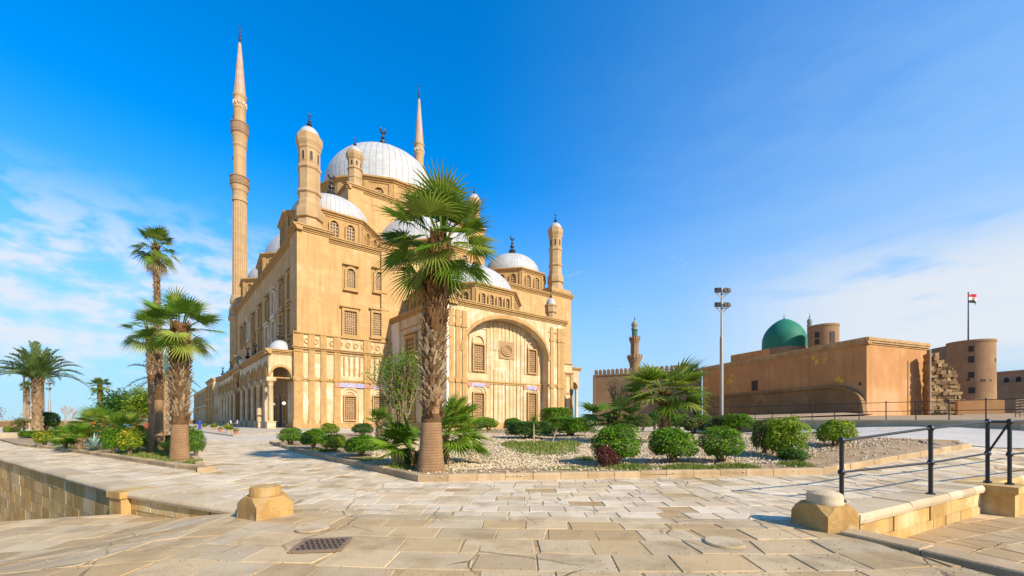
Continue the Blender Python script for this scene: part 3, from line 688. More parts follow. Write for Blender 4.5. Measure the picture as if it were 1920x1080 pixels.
for k, v in enumerate(cv):
    mb = MB(); q = P(-WA, v)-Vector((FA.N.x, FA.N.y, 0))*.42
    if k == 0: q = q-Vector((FE.N.x, FE.N.y, 0))*.0
    mb.lathe((q.x, q.y, 0), colp[4:], 20); c4 = Fr((q.x, q.y), -dl)
    mb.fbox(c4, -.7, .7, 0, 1.25, -.7, .7); mb.fbox(c4, -.78, .78, 1.25, 1.42, -.78, .78); mb.fbox(c4, -.72, .72, 8.8, SP, -.72, .72); mb.fbox(c4, -.8, .8, 9.0, 9.2, -.8, .8)
    part(mb, 'column', M['colmarble' if k in (1, 3, 4, 8) else 'clad'], smooth=40)
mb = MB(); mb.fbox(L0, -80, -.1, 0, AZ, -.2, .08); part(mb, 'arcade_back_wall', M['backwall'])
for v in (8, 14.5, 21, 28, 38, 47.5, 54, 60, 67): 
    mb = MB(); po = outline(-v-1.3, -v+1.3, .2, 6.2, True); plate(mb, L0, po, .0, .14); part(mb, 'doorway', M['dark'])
for (u, v, R, h) in ((-2.45, 3.0, 2.0, 2.4), (-2.5, 38, 3.0, 2.6), (-2.5, 28, 2.3, 2.0), (-2.5, 60, 2.6, 2.2), (-2.5, 68, 2.6, 2.2), (-2.5, 88, 3., 2.4)):
    dome(P(u, v), R, AZ+.9, h, 'arcade_dome', n=28, fin=3.6)
# far pier, gateway and court wall
mb = MB(); mb.prism([P(-WA-1.2, 75.4), P(0, 75.4), P(0, 98), P(-WA-1.2, 98)], 0, 14.2); part(mb, 'gate_pier', M['clad'])
FG = Fr(P(-WA-1.2, 0), -dl); mb = MB()
for a in (-97.8, -93.5, -88, -84, -79.5, -76.3): mb.fbox(FG, a-.5, a+.5, 0, 13.5, -.2, .3)
cornice(mb, FG, -98, -75, 14.9, 0, .8); mb.fbox(FG, -98, -75.4, 8.4, 8.9, -.2, .4); part(mb, 'gate_trim', M['trim'])
mb = MB(); mb.prism([P(-WA, 98), P(0, 98), P(0, 182), P(-WA, 182)], 0, 13.4); part(mb, 'court_wall', M['backwall'])
mb = MB(); cornice(mb, FA, -182, -98, 14.1, 0, .8); 
for i in range(16): mb.fbox(FA, -181+i*5.2, -180+i*5.2, 0, 7.0, -.2, .3)
mb.fbox(FA, -182, -98, 7, 7.4, -.2, .45); part(mb, 'court_trim', M['clad'])
mb = MB(); po = outline(-103, -99.2, .1, 8.2, True); plate(mb, FA, po, -.1, .2); part(mb, 'court_gate', M['dark'])
# right end porch
mb = MB(); FP = FR(0.5); arch_wall(mb, FP, U1+.5, U1+4.6, 11.2, 1.9, 16.2, -5, 0, g=.4); mb.fbox(FP, U1, U1+4.6, 16.1, 16.5, -5, .05)
part(mb, 'porch_arch', M['clad']); mb = MB(); cornice(mb, FP, U1-.5, U1+5.4, 17.3, 0, .9, -5.); part(mb, 'porch_cornice', M['trim'])
mb = MB(); q = P(U1+4.1, 1.0); mb.lathe((q.x, q.y, 0), [(r*1.1, z*1.27) for r, z in colp], 16); part(mb, 'column', M['marble'], smooth=40)

# --- minarets
def minaret(c, S=1.):
    z = lambda y: (1.8+(786-y)*.1795)*S
    mb = MB(); X = (c.x, c.y, 0); k = S
    mb.lathe(X, [(2.95*k, 0), (2.95*k, z(604)), (3.4*k, z(602)), (3.5*k, z(597)), (3.1*k, z(594))], 8, PH8)
    mb.lathe(X, [(3.05*k, z(594)), (2.95*k, z(582)), (2.5*k, z(574)), (2.75*k, z(572)), (2.75*k, z(566)), (2.35*k, z(556))], 16, PH8)
    mb.lathe(X, [(2.15*k, z(560)), (2.02*k, z(378))], 48, PH8, lambda i: .90 if i % 3 == 0 else 1.0)
    mb.lathe(X, [(2.2*k, z(380)), (2.2*k, z(374)), (2.0*k, z(373)), (2.05*k, z(363)), (2.3*k, z(360)), (2.65*k, z(350))], 16, PH8)
    mb.lathe(X, [(1.9*k, z(338)), (1.9*k, z(264))], 16, PH8, lambda i: .96 if i % 2 else 1.0)
    mb.lathe(X, [(1.85*k, z(280)), (2.1*k, z(276)), (1.95*k, z(272)), (2.1*k, z(262)), (2.45*k, z(252))], 16, PH8)
    mb.lathe(X, [(1.72*k, z(238)), (1.72*k, z(208)), (1.9*k, z(205)), (1.75*k, z(202)), (1.75*k, z(187)), (2.0*k, z(184)), (2.0*k, z(180)), (1.6*k, z(178))], 16, PH8)
    o = part(mb, 'minaret', M['minar'])
    for y0, y1, R in ((350, 335, 2.72), (253, 234, 2.5)):
        b = MB(); b.lathe(X, [(R*.9*k, z(y0+3)), (R*1.04*k, z(y0)), (R*1.06*k, z(y0-2)), (R*k, z(y0-2.5)), (R*k, z(y1+2)), (R*1.06*k, z(y1+1.6)), (R*1.06*k, z(y1)), (R*.9*k, z(y1)), (R*.9*k, z(y0-3)), (1.5*k, z(y0-3))], 16, PH8)
        for i in range(16):
            F, L = oct_frame(c, R*k, i, 16); b.fbox(F, L*.12, L*.88, z(y0-5), z(y1+5), -.05, .07)
        part(b, 'balcony', M['fortstone'], o)
    b = MB()
    for i in range(12):
        a = 2*pi*i/12; b.tube([(c.x+1.9*k*cos(a+t*.2), c.y+1.9*k*sin(a+t*.2), z(199)+1.2*k*(abs(t)-.2)) for t in (-1, -.5, 0, .5, 1)], .14*k, 4)
    part(b, 'carved_garland', M['marble'], o)
    s = MB(); s.lathe(X, [(1.72*k, z(179)), (1.66*k, z(172)), (.42*k, z(82)), (.3*k, z(81))], 12, PH8); part(s, 'spire', M['lead2'], o)
    s = MB(); s.lathe(X, [(.3*k, z(82)), (.35*k, z(80)), (.16*k, z(77)), (.42*k, z(74)), (.42*k, z(72)), (.14*k, z(69)), (.34*k, z(66)), (.34*k, z(64.5)), (.12*k, z(62)), (.26*k, z(59.5)), (.1*k, z(57)), (.08*k, z(53)), (.02, z(52.5))], 10)
    R = .42*k; pts = [(c.x+R*cos(a)*.9, c.y+R*cos(a)*.4, z(51)+R*sin(a)) for a in [radians(110+320*i/12) for i in range(13)]]
    s.tube(pts, [.03*k+.1*k*sin(pi*i/12) for i in range(13)], 5)
    part(s, 'finial', M['bronze'], o, 40)
    for y in (420, 480, 535, 300, 222):
        F, L = oct_frame(c, 2.0*k, 6, 16); g = MB(); g.fbox(F, L*.35, L*.65, z(y+3), z(y-3), -.2, .08); part(g, 'slit_window', M['dark'], o)
    return o
M['lead2'] = stone('spire_lead', (.47, .30, .20, 1), (.40, .25, .17, 1), .6, .7, .15, 5., streak=.7, scol=(.52, .50, .50, 1))
minaret(P(1.1, 78.)); minaret(P(62.3, 72.), 1.056)
# ------------------------------------------------------------------ ground, paving
def clip(poly, reg):
    out = list(poly); n = len(reg)
    for i in range(n):
        a, b = reg[i], reg[(i+1) % n]; ex, ey = b[0]-a[0], b[1]-a[1]
        f = lambda p: ex*(p[1]-a[1])-ey*(p[0]-a[0])
        inp = out; out = []
        for k in range(len(inp)):
            p, q = inp[k-1], inp[k]; fp, fq = f(p), f(q)
            if (fp >= 0) != (fq >= 0):
                t = fp/(fp-fq); out.append((p[0]+(q[0]-p[0])*t, p[1]+(q[1]-p[1])*t))
            if fq >= 0: out.append(q)
        if not out: return []
    return out
def area(p): return .5*sum(p[i-1][0]*p[i][1]-p[i][0]*p[i-1][1] for i in range(len(p)))
def slabs(mb, reg, zf, ang, rows, lens, gap, lift=.012, miss=.03, skew=.1, far=None, bow=0., grey=0.):
    ca, sa = cos(ang), sin(ang)
    R = [(x*ca+y*sa, -x*sa+y*ca) for x, y in reg]
    x0, x1 = min(p[0] for p in R), max(p[0] for p in R); y0, y1 = min(p[1] for p in R), max(p[1] for p in R)
    y = y0
    while y < y1:
        h = rnd(*rows)*(1 if far is None else 1+max(0, (y-far))/40); x = x0-rnd(0, lens[1])
        while x < x1:
            L = rnd(*lens)*(1 if far is None else 1+max(0, (y-far))/40)
            g = gap*rnd(.5, 1.5); j = lambda: rnd(-skew, skew)*.25*h
            by = lambda xx: bow*xx*xx
            q = [(x+g, y+g+j()*.3+by(x)), (x+L-g, y+g+j()*.3+by(x+L)), (x+L-g+j()*.5, y+h-g+by(x+L)), (x+g+j()*.5, y+h-g+by(x))]
            if rnd(0, 1) < .25: k = random.randrange(4); q[k] = (q[k][0]+(q[(k+2) % 4][0]-q[k][0])*.08, q[k][1]+(q[(k+2) % 4][1]-q[k][1])*.08)
            x += L
            if rnd(0, 1) < miss: continue
            wq = [(a*ca-b*sa, a*sa+b*ca) for a, b in q]
            wq = clip(wq, reg)
            if len(wq) < 3 or area(wq) < .02: continue
            cx = sum(p[0] for p in wq)/len(wq); cy = sum(p[1] for p in wq)/len(wq)
            dz = rnd(-lift, lift)*.6; tx, ty = rnd(-.004, .004), rnd(-.004, .004)
            top = [(a, b, zf(a, b)+dz+tx*(a-cx)+ty*(b-cy)) for a, b in wq]
            n = len(top); mb.col = (rnd(0, 1), max(grey, rnd(0, 1)), rnd(0, 1), 1)
            inn = [(cx+(a-cx)*(1-.016/max(.2, h)), cy+(b-cy)*(1-.016/max(.2, h)), c) for a, b, c in top]
            low = [(a, b, c-.010) for a, b, c in top]; bot = [(a, b, c-.05) for a, b, c in top]
            mb.idx(inn+low+bot, [tuple(range(n))]+[(n+i, n+(i+1) % n, (i+1) % n, i) for i in range(n)]+[(2*n+i, 2*n+(i+1) % n, n+(i+1) % n, n+i) for i in range(n)])
        y += h
def basegrid(mb, reg, zf, step, dz):
    x0, x1 = min(p[0] for p in reg), max(p[0] for p in reg); y0, y1 = min(p[1] for p in reg), max(p[1] for p in reg)
    nx, ny = int((x1-x0)/step)+1, int((y1-y0)/step)+1
    for i in range(nx):
        for k in range(ny):
            c = clip([(x0+i*step, y0+k*step), (x0+(i+1)*step, y0+k*step), (x0+(i+1)*step, y0+(k+1)*step), (x0+i*step, y0+(k+1)*step)], reg)
            if len(c) > 2: mb.face([(a, b, zf(a, b)+dz) for a, b in c])
zF = lambda x, y: -.5*ss(-4.6, -8.6, x)*ss(3., 7., y)
FLp = [(-16, 1.), (-4.5, 1.), (-4.5, 7.7), (-9.35, 9.75), (-11.4, 9.05), (-16, 7.5)]
FCp = [(-4.5, 1.), (8., 1.), (5.15, 6.2), (4.9, 7.1), (0, 7.45), (-4.5, 7.7)]
FCp = [(-4.5, 1.), (7.6, 1.), (5.2, 6.15), (5.05, 6.8), (-4.5, 7.35)]
STp = [(-4.5, 7.35), (5.05, 6.8), (4.95, 7.15), (-4.5, 7.7)]
MLp = [(-24, 18.75), (-9.5, 9.85), (-4.5, 7.7), (-4.5, 34), (-46, 34), (-46, 32.25)]
MCp = [(-4.5, 7.7), (4.95, 7.15), (4.95, 34), (-4.5, 34)]
MRp = [(4.95, 7.15), (6.3, 7.42), (12.65, 10.75), (46, 28.4), (46, 36), (4.95, 36)]
LOp = [(5.0, 6.4), (7.6, 1.), (40, 1.), (40, 25.3), (12.8, 10.9), (6.3, 7.6)]
mb = MB()
slabs(mb, FLp, zF, .10, (.5, .75), (.6, 1.0), .006, .007, .015, .25)
slabs(mb, FCp, zF, -.04, (.5, .78), (.6, 1.05), .0045, .008, .012, .45, bow=.012)
slabs(mb, STp, zF, -.0575, (.36, .36), (1.1, 1.9), .004, .003, 0., .05, grey=.9)
struct = []
def st(mb, name, m, **k):
    o = mb.build(name, m, **k); tag(o, kind='structure'); return o
st(mb, 'foreground_paving', M['slabfore'])
mb = MB()
slabs(mb, MLp, gz, -.30, (.45, .62), (.5, .85), .006, .008, .04, .12, far=14)
slabs(mb, MCp, gz, -.03, (.46, .62), (.5, .78), .006, .008, .05, .10, far=14)
slabs(mb, MRp, gz, .10, (.48, .64), (.52, .8), .006, .010, .06, .12, far=14)
st(mb, 'plaza_paving', M['slabmid'])
zL = lambda x, y: -.72
mb = MB(); slabs(mb, LOp, zL, .35, (.5, .75), (.7, 1.1), .012, .006, .02, .1); st(mb, 'lower_paving', M['slabfore'])
mb = MB()
for reg, zf in ((FLp, zF), (FCp, zF), (STp, zF), (MLp, gz), (MCp, gz), (MRp, gz), (LOp, zL)): basegrid(mb, reg, zf, 1.0, -.012)
for A, B in ((FCp[1], FCp[2]), (FCp[2], FCp[3]), (STp[1], STp[2])): mb.face([(A[0], A[1], -.04), (B[0], B[1], -.04), (B[0], B[1], -1.), (A[0], A[1], -1.)])
for A, B in ((FLp[3], FLp[4]), (FLp[4], FLp[5])): mb.face([(A[0], A[1], zF(*A)-.04), (B[0], B[1], zF(*B)-.04), (B[0], B[1], -4.), (A[0], A[1], -4.)])
st(mb, 'ground_bed', M['sand'])
mb = MB(); mb.face([(-46, 3, -3.6), (-4, 3, -3.6), (-4, 12, -3.6), (-46, 34, -3.6)]); st(mb, 'stairwell_floor', M['slabfore'])
# plaza beyond the flagstones, with the same gentle climb, and the land to the horizon
mb = MB(); g0 = lambda x, y: gz(x, y)-.015
for i in range(23):
    for k in range(13):
        x, y = -92+i*8, 34+k*8
        q = [(x, y), (x+8, y), (x+8, y+8), (x, y+8)]
        mb.face([(a, b, g0(a, b)) for a, b in q])
mb.face([(-92, 30, -.015), (-46, 30, -.015), (-46, 34, -.015), (-92, 34, -.015)])
mb.face([(-92, 138, -.015), (92, 138, g0(92, 138)), (92, 260, g0(92, 260)), (-200, 260, -.015)]); mb.face([(-200, 30, -.015), (-92, 30, -.015), (-92, 138, -.015), (-200, 260, -.015)])
st(mb, 'plaza', M['farpave'])
mb = MB(); mb.face([(-9000, -9000, -8), (9000, -9000, -8), (9000, 15000, -8), (-9000, 15000, -8)]); st(mb, 'ground', M['farground'])
mb = MB(); mb.face([(-60, -30, -.06), (60, -30, -.06), (60, 1., -.06), (-60, 1., -.06)]); st(mb, 'paving_behind', M['slabfore'])
mb = MB(); mb.face([(-60, 1, -.06), (-16, 1, -.06), (-16, 7.5, -.06), (-46, 7.5, -.06), (-60, 7.5, -.06)]); st(mb, 'paving_beside', M['slabfore'])

# ------------------------------------------------------------------ stair walls, pedestals, covers
def course_wall(mb, F, a0, a1, z0, z1, hs, L, d, jit=.012):
    z = z1; k = 0
    while z > z0+.02:
        h = min(hs, z-z0); a = a0-(L*.5 if k % 2 else rnd(0, .3))
        while a < a1:
            l = L*rnd(.8, 1.25); p, q = max(a, a0), min(a+l, a1); a += l
            if q-p < .05: continue
            e = rnd(-jit, jit); mb.col = (rnd(0, 1), rnd(0, 1), rnd(0, 1), 1)
            mb.fbox(F, p+.007, q-.007, z-h+.007, z-.004, d-.3, d+e)
        z -= h; k += 1
    mb.fbox(F, a0, a1, z0, z1-.01, d-.5, d-.03)
lw = thing('stair_wall', (-9.5, 9.8, 0), 'long stained sandstone wall with flat coping dropping into the stairwell at left', 'wall')
def lp(mb, root, name, mats, **k):
    o = mb.build(name, mats, root, **k); o.location = -Vector(root.location); return o
W1a, W1b = Vector((-24, 18.75, 0)), Vector((-9.5, 9.85, 0)); W2b = Vector((-5.0, 7.75, 0))
D1 = (W1b-W1a).normalized(); W0 = W1a-D1*22
Fa = Fr(W0, D1); La = (W1b-W0).length
mb = MB(); course_wall(mb, Fa, 0, La-.25, -3.6, -.10, .42, .95, -.02, .007); lp(mb, lw, 'masonry', M['wallst'])
def coping(mb, F, a0, a1, d0, d1, z=0., L=1.3, t=.12):
    a = a0
    while a < a1-.05:
        b = min(a1, a+L*rnd(.8, 1.2)); dz = rnd(-.008, .008); mb.col = (rnd(0, 1), rnd(0, 1), rnd(0, 1), 1)
        P8 = lambda d, zz: (F.pt(a+.005, zz, d), F.pt(b-.005, zz, d))
        prof = [(d0, z-t), (d1, z-t), (d1+.015, z-t*.5), (d1, z-.02), (d1-.04, z+.03), (d0, z+.03)]
        n = len(prof); vs = [F.pt(a+.005, zz+dz, d) for d, zz in prof]+[F.pt(b-.005, zz+dz, d) for d, zz in prof]
        mb.idx(vs, [(i, (i+1) % n, n+(i+1) % n, n+i)[::-1] for i in range(n)]+[tuple(range(n-1, -1, -1))[::-1], tuple(range(n, 2*n))[::-1]])
        a = b
mb = MB(); coping(mb, Fa, 0, La-.1, -.55, .07); lp(mb, lw, 'coping', M['coping'])
D2 = (W2b-W1b).normalized(); Fb = Fr(W1b, D2); Lb = (W2b-W1b).length
mb = MB(); course_wall(mb, Fb, .2, Lb, -.75, -.10, .31, .62, -.02, .015)
lp(mb, lw, 'low_masonry', M['wallst']); mb = MB(); coping(mb, Fb, .15, Lb, -.5, .05); lp(mb, lw, 'low_coping', M['coping'])
mb = MB(); mb.fbox(Fb, -.42, .16, -3.6, -.12, -.5, .16); mb.fbox(Fb, -.47, .2, -.12, .035, -.55, .2); lp(mb, lw, 'pier', M['wallst'])
rw = thing('retaining_wall', (6.3, 7.4, -.7), 'short sandstone wall with rounded coping under the near black railing at right', 'wall')
Ra, Rb = Vector((6.15, 7.32, 0)), Vector((12.65, 10.75, 0)); Fc = Fr(Ra, Rb-Ra); Lc = (Rb-Ra).length
mb = MB(); course_wall(mb, Fc, -.3, Lc, -.74, -.14, .36, .8, 0, .015); lp(mb, rw, 'masonry', M['wallst'])
mb = MB(); coping(mb, Fc, -.4, Lc+.05, -.62, .06, .0, 1.0, .15); lp(mb, rw, 'coping', M['coping'])
mb = MB(); mb.fbox(Fc, Lc, Lc+1.0, -.74, -.12, -.5, .55); mb.fbox(Fc, Lc-.06, Lc+1.06, -.12, .05, -.55, .62); lp(mb, rw, 'pier', M['wallst'])
mb = MB(); course_wall(mb, Fc, Lc+1.0, Lc+26, -.74, -.14, .36, .8, 0, .015); coping(mb, Fc, Lc+1.06, Lc+26, -.62, .06, .0, 1.0, .15); lp(mb, rw, 'far_length', M['wallst'])
def rough_block(mb, w, d, h, ch):
    # block with canted upper corners that carries a round cap
    hw, hd = w/2, d/2
    lv = [(0, 0, 0), (h*.60, 0, 0), (h*.82, .004, ch*.55), (h, .02, ch)]
    rings = []
    for z, ins, c in lv:
        a, b = hw-ins, hd-ins
        rings.append([(a-c, -b, z), (a, -b+c, z), (a, b-c, z), (a-c, b, z), (-a+c, b, z), (-a, b-c, z), (-a, -b+c, z), (-a+c, -b, z)])
    vs = [(p[0]+rnd(-.012, .012), p[1]+rnd(-.012, .012), p[2]+(rnd(-.012, .012) if p[2] > 0 else 0)) for r in rings for p in r]; n = 8
    mb.idx(vs, [(k*n+i, k*n+(i+1) % n, (k+1)*n+(i+1) % n, (k+1)*n+i) for k in range(3) for i in range(n)]+[tuple(3*n+i for i in range(n))])
def pedestal(x, y, rz, w, h, label, z=0., broken=False):
    t = thing('stone_pedestal', (x, y, z), label, 'pedestal', rz=rz)
    mb = MB(); rough_block(mb, w, w*.92, h, w*.26); mb.build('block', M['pedest'], t, smooth=25)
    mb = MB(); r = w*.37
    mb.lathe((0, 0, h-.01), [(r*1.02, 0), (r*1.04, .03), (r, .05), (r*1.0, .13), (r*.96, .165), (r*.8, .19 if not broken else .175), (r*.3, .215 if not broken else .178), (.01, .22 if not broken else .18)], 28)
    mb.build('cap', M['pedest' if broken else 'coping'], t, smooth=40); return t
pedestal(-4.62, 7.5, radians(-32), .70, .42, 'worn yellow stone pedestal with flat broken cap ending the stair wall at left', -.03, True)
pedestal(5.25, 6.72, radians(14), .68, .42, 'squat stone pedestal with round domed cap beside the near railing at right', -.02)
g = G(604, 1027); t = thing('drain_cover', (g.x, g.y, .012), 'rusty square iron drain cover with raised pattern in the foreground paving', 'drain cover', rz=.13)
mb = MB(); S_ = .31; mb.box(-S_, S_, -S_*.85, S_*.85, 0, .02); mb.build('plate', M['manhole'], t)
mb = MB()
for a in (-1, 1): mb.box(a*S_-.028, a*S_+.028, -S_*.9, S_*.9, 0, .034); mb.box(-S_*.9, S_*.9, a*S_*.87-.028, a*S_*.87+.028, 0, .031)
mb.build('rim', M['manhole'], t)
mb = MB()
for i in range(8):
    for k in range(6): mb.box(-.26+.072*i+(.02 if k % 2 else -.01), -.215+.072*i+(.02 if k % 2 else -.01), -.21+.08*k, -.19+.08*k, .02, .034)
mb.build('raised_studs', M['bronze'], t)
for px, py, R, lab in ((1358, 1019, .26, 'flat round stone cover near the right pedestal'), (586, 993, .24, 'flat round grey stone cover behind the iron drain cover')):
    g = G(px, py); mb = MB(); mb.col = (.1, .9, .6, 1); mb.lathe((0, 0, 0), [(R*1.06, .0), (R*1.05, .016), (R, .018), (R*.99, .026), (0.01, .027)], 32)
    tag(mb.build('round_cover', M['slabfore'], loc=(g.x, g.y, .006), smooth=30), lab, 'manhole cover')
# near railing: square posts with knuckles, two rails, brace
PB = [G(1578, 940), G(1745, 925), G(1851.7, 903), G(1893, 906)]
rl = thing('near_railing', PB[0], 'black iron railing with knuckled posts standing on the coping at the right edge', 'railing')
mb = None
rd = (PB[1]-PB[0]).normalized(); PB[0] = Vector((6.95, 8.35, .0)); PB[1] = PB[0]+Vector((2.55, 1.05, 0)); PB[0].z = PB[1].z = .02
PB = [at(1578, 938, 8.75), at(1745, 925, 9.45), at(1851.7, 902, 10.95), at(1893, 906, 10.7), at(2100, 880, 13.5)]
tops = [(1578, 826), (1745, 803), (1851.7, 791), (1893, 791), (2100, 778)]
TP_ = []
for k, b in enumerate(PB):
    b.z = min(b.z, .1); zt_ = at(*tops[k], b.y).z; TP_.append(Vector((b.x, b.y, zt_)))
    mb = MB(); zm = b.z+(zt_-b.z)*.47
    mb.tube([b-Vector((0, 0, .1)), Vector((b.x, b.y, zt_))], .042, 8)
    for z_, r_ in ((zm, .072), (zt_, .072)):
        mb.lathe((b.x, b.y, z_-.07), [(.04, 0), (r_, .045), (r_, .085), (.045, .14), (.01, .155)], 10)
    mb.lathe((b.x, b.y, b.z-.03), [(.09, 0), (.085, .035), (.05, .05)], 10)
    lp(mb, rl, 'post', M['iron'], smooth=50)
for k in range(4):
    a, b = TP_[k], TP_[k+1]; m0 = PB[k]+(a-PB[k])*.47; m1 = PB[k+1]+(b-PB[k+1])*.47
    mb = MB(); mb.tube([a, b], .030, 8); lp(mb, rl, 'top_rail', M['iron'], smooth=50)
    mb = MB()
    if k == 2: mb.tube([a, m0] if False else [m0, b], .026, 8); lp(mb, rl, 'brace', M['iron'], smooth=50)
    else: mb.tube([m0, m1], .026, 8); lp(mb, rl, 'mid_rail', M['iron'], smooth=50)

# ------------------------------------------------------------------ garden beds
def kerb(name, pts, w=.26, h=.2, L=.85, z0=-.05):
    mb = MB()
    for (A, B) in zip(pts, pts[1:]):
        F = Fr((A.x, A.y), (B-A).xy); D = (B-A).xy.length; n = max(1, round(D/L))
        for i in range(n):
            a, b = D*i/n, D*(i+1)/n; mb.col = (rnd(0, 1), rnd(0, 1), rnd(0, 1), 1); e = rnd(-.008, .008); hh = h+rnd(-.01, .01)
            za = A.z+(B.z-A.z)*a/D; zb = A.z+(B.z-A.z)*b/D; a += .006; b -= .006
            q = lambda aa, zz, d: F.pt(aa, zz, d)
            mb.hexa([q(a, za+z0, e), q(b, zb+z0, e), q(b, zb+z0, -w), q(a, za+z0, -w), q(a, za+hh-.02, e), q(b, zb+hh-.02, e), q(b, zb+hh-.02, -w), q(a, za+hh-.02, -w)])
            mb.hexa([q(a, za+hh-.02, e), q(b, zb+hh-.02, e), q(b, zb+hh-.02, -w), q(a, za+hh-.02, -w), q(a+.01, za+hh, e-.02), q(b-.01, zb+hh, e-.02), q(b-.01, zb+hh, -w+.02), q(a+.01, za+hh, -w+.02)])
    return st(mb, name, M['kerb'])
bedR = [G(*p) for p in ((505, 832), (560, 849), (640, 869), (785, 904), (1000, 900), (1250, 895), (1450, 892), (1545, 889), (1640, 872), (1745, 853), (1822, 840))]
kerb('kerb', bedR)
backR = [G(*p) for p in ((1822, 840), (1790, 831), (1735, 829), (1560, 824), (1430, 817), (1240, 811), (1000, 806), (820, 807), (640, 814), (505, 832))]
kerb('kerb', backR, h=.14)
bedL = [G(*p) for p in ((36, 836), (100, 843), (180, 855), (260, 868), (330, 879), (388, 885))]
kerb('kerb', bedL, h=.17); backL = [G(*p) for p in ((388, 885), (378, 866), (352, 842), (318, 822), (290, 812))]
kerb('kerb', backL, h=.15)
def sheet(name, outlinep, m, dz, step=1.5):
    # fill by a fan of strips in x: good enough for these beds
    mb = MB(); poly = [(p.x, p.y) for p in outlinep]
    x0, x1 = min(p[0] for p in poly), max(p[0] for p in poly); n = int((x1-x0)/step)+1
    def span(x):
        ys = []
        for i in range(len(poly)):
            a, b = poly[i-1], poly[i]
            if (a[0] <= x) != (b[0] <= x): ys.append(a[1]+(b[1]-a[1])*(x-a[0])/(b[0]-a[0]))
        return (min(ys), max(ys)) if len(ys) > 1 else None
    for i in range(n):
        xa, xb = x0+.01+(x1-x0-.02)*i/n, x0+.01+(x1-x0-.02)*(i+1)/n; A, B = span(xa), span(xb)
        if not A or not B: continue
        K = 14
        for k in range(K):
            f0, f1 = (k/K)**2, ((k+1)/K)**2
            q = [(xa, A[0]+(A[1]-A[0])*f0), (xb, B[0]+(B[1]-B[0])*f0), (xb, B[0]+(B[1]-B[0])*f1), (xa, A[0]+(A[1]-A[0])*f1)]
            mb.face([(a, b, gz(a, b)+dz) for a, b in q])
    return st(mb, name, m)
polyR = bedR+backR[1:]; sheet('gravel_bed_soil', polyR, M['soil'], .10)
polyL = bedL+backL[1:]+[G(0, 812)+Vector((-20, 30, 0)), G(0, 812), G(0, 826)]; sheet('garden_soil', polyL, M['soil'], .08)
def inside(x, y, poly):
    r = False
    for i in range(len(poly)):
        a, b = poly[i-1], poly[i]
        if (a.y > y) != (b.y > y) and x < (b.x-a.x)*(y-a.y)/(b.y-a.y)+a.x: r = not r
    return r
def frontdist(x, y, pl):
    m = 99
    for A, B in zip(pl, pl[1:]):
        d = (B-A).xy; t = max(0, min(1, (Vector((x, y))-A.xy).dot(d)/d.length_squared)); m = min(m, (A.xy+d*t-Vector((x, y))).length)
    return m
mb = MB(); cnt = 0                                    # loose cream pebbles
while cnt < 22000:
    Y = 11.5+36*random.random()**2.0; X = rnd(-.35, 1.3)*Y
    if not inside(X, Y, polyR): continue
    fd = frontdist(X, Y, bedR)
    nz = sin(X*.9+1.3)*.5+sin(Y*.7+X*.3)*.5
    if fd < 1.5+.7*nz and rnd(0, 1) < .93: continue
    if fd < 3 and nz < -.45 and rnd(0, 1) < .6: continue
    cnt += 1; r = rnd(.022, .055)*(1+Y/45); z = gz(X, Y)+.105+r*.3; a = rnd(0, pi); e = rnd(.6, 1.2)
    c_, s_ = cos(a), sin(a); mb.col = (rnd(0, 1), rnd(0, 1), rnd(.3, 1), 1)
    pts = [(r*e, 0, 0), (r*.2, r*.9, .1*r), (-r, r*.25, 0), (-r*.3, -r*.8, 0), (r*.2, 0, r*rnd(.5, .8)), (-r*.4, r*.1, r*.6)]
    vs = [(X+p*c_-q*s_, Y+p*s_+q*c_, z+k) for p, q, k in pts]
    mb.idx(vs, [(0, 1, 4), (1, 2, 5), (1, 5, 4), (2, 3, 5), (3, 4, 5), (3, 0, 4)])
gv = mb.build('gravel', M['gravel']); tag(gv, 'loose cream gravel spread over the right garden bed', 'gravel', kind='stuff')
def grass(name, label, areas, n, hgt, m='grass'):
    mb = MB()
    tot = sum(a[4] for a in areas)
    for (x, y, rx, ry, wt, rz) in areas:
        for i in range(int(n*wt/tot)):
            t = rnd(0, 2*pi); q = sqrt(random.random()); p, s = rx*q*cos(t), ry*q*sin(t)
            X = x+p*cos(rz)-s*sin(rz); Y = y+p*sin(rz)+s*cos(rz); z = gz(X, Y)+.08
            if not (inside(X, Y, polyR) or inside(X, Y, polyL)): continue
            h = hgt*rnd(.5, 1.2)*(1.2-q*.6); a = rnd(0, pi); b = h*.16; lx, ly = rnd(-.5, .5)*h, rnd(-.5, .5)*h
            mb.col = (rnd(0, 1), rnd(0, 1), 0, 1)
            mb.face([(X-b*cos(a), Y-b*sin(a), z), (X+b*cos(a), Y+b*sin(a), z), (X+lx, Y+ly, z+h)])
    return tag(mb.build(name, M[m]), label, 'grass', kind='stuff')
def pa(px, py, wpx, hpx, wt, rz=0):
    g = G(px, py); g2 = G(px, max(793, py-hpx)); return (g.x, g.y, wpx*g.y/FOC/2, max(.15, (g2.y-g.y)), wt, rz)
grass('grass', 'short green grass strips along the kerb of the right bed', [pa(1080, 884, 150, 4, 3), pa(1200, 883, 130, 4, 3), pa(1340, 883, 140, 4, 2), pa(690, 866, 80, 5, 2, -.5), pa(1500, 880, 60, 4, 1), pa(830, 886, 40, 3, 1)], 11000, .10)
grass('grass', 'unmown grass between the shrubs of the left bed', [pa(310, 866, 90, 4, 2, -.5), pa(290, 858, 80, 8, 3), pa(270, 850, 90, 10, 3), pa(365, 872, 30, 4, 1), pa(120, 842, 70, 3, 1, -.4), pa(320, 835, 60, 8, 2)], 9000, .15)
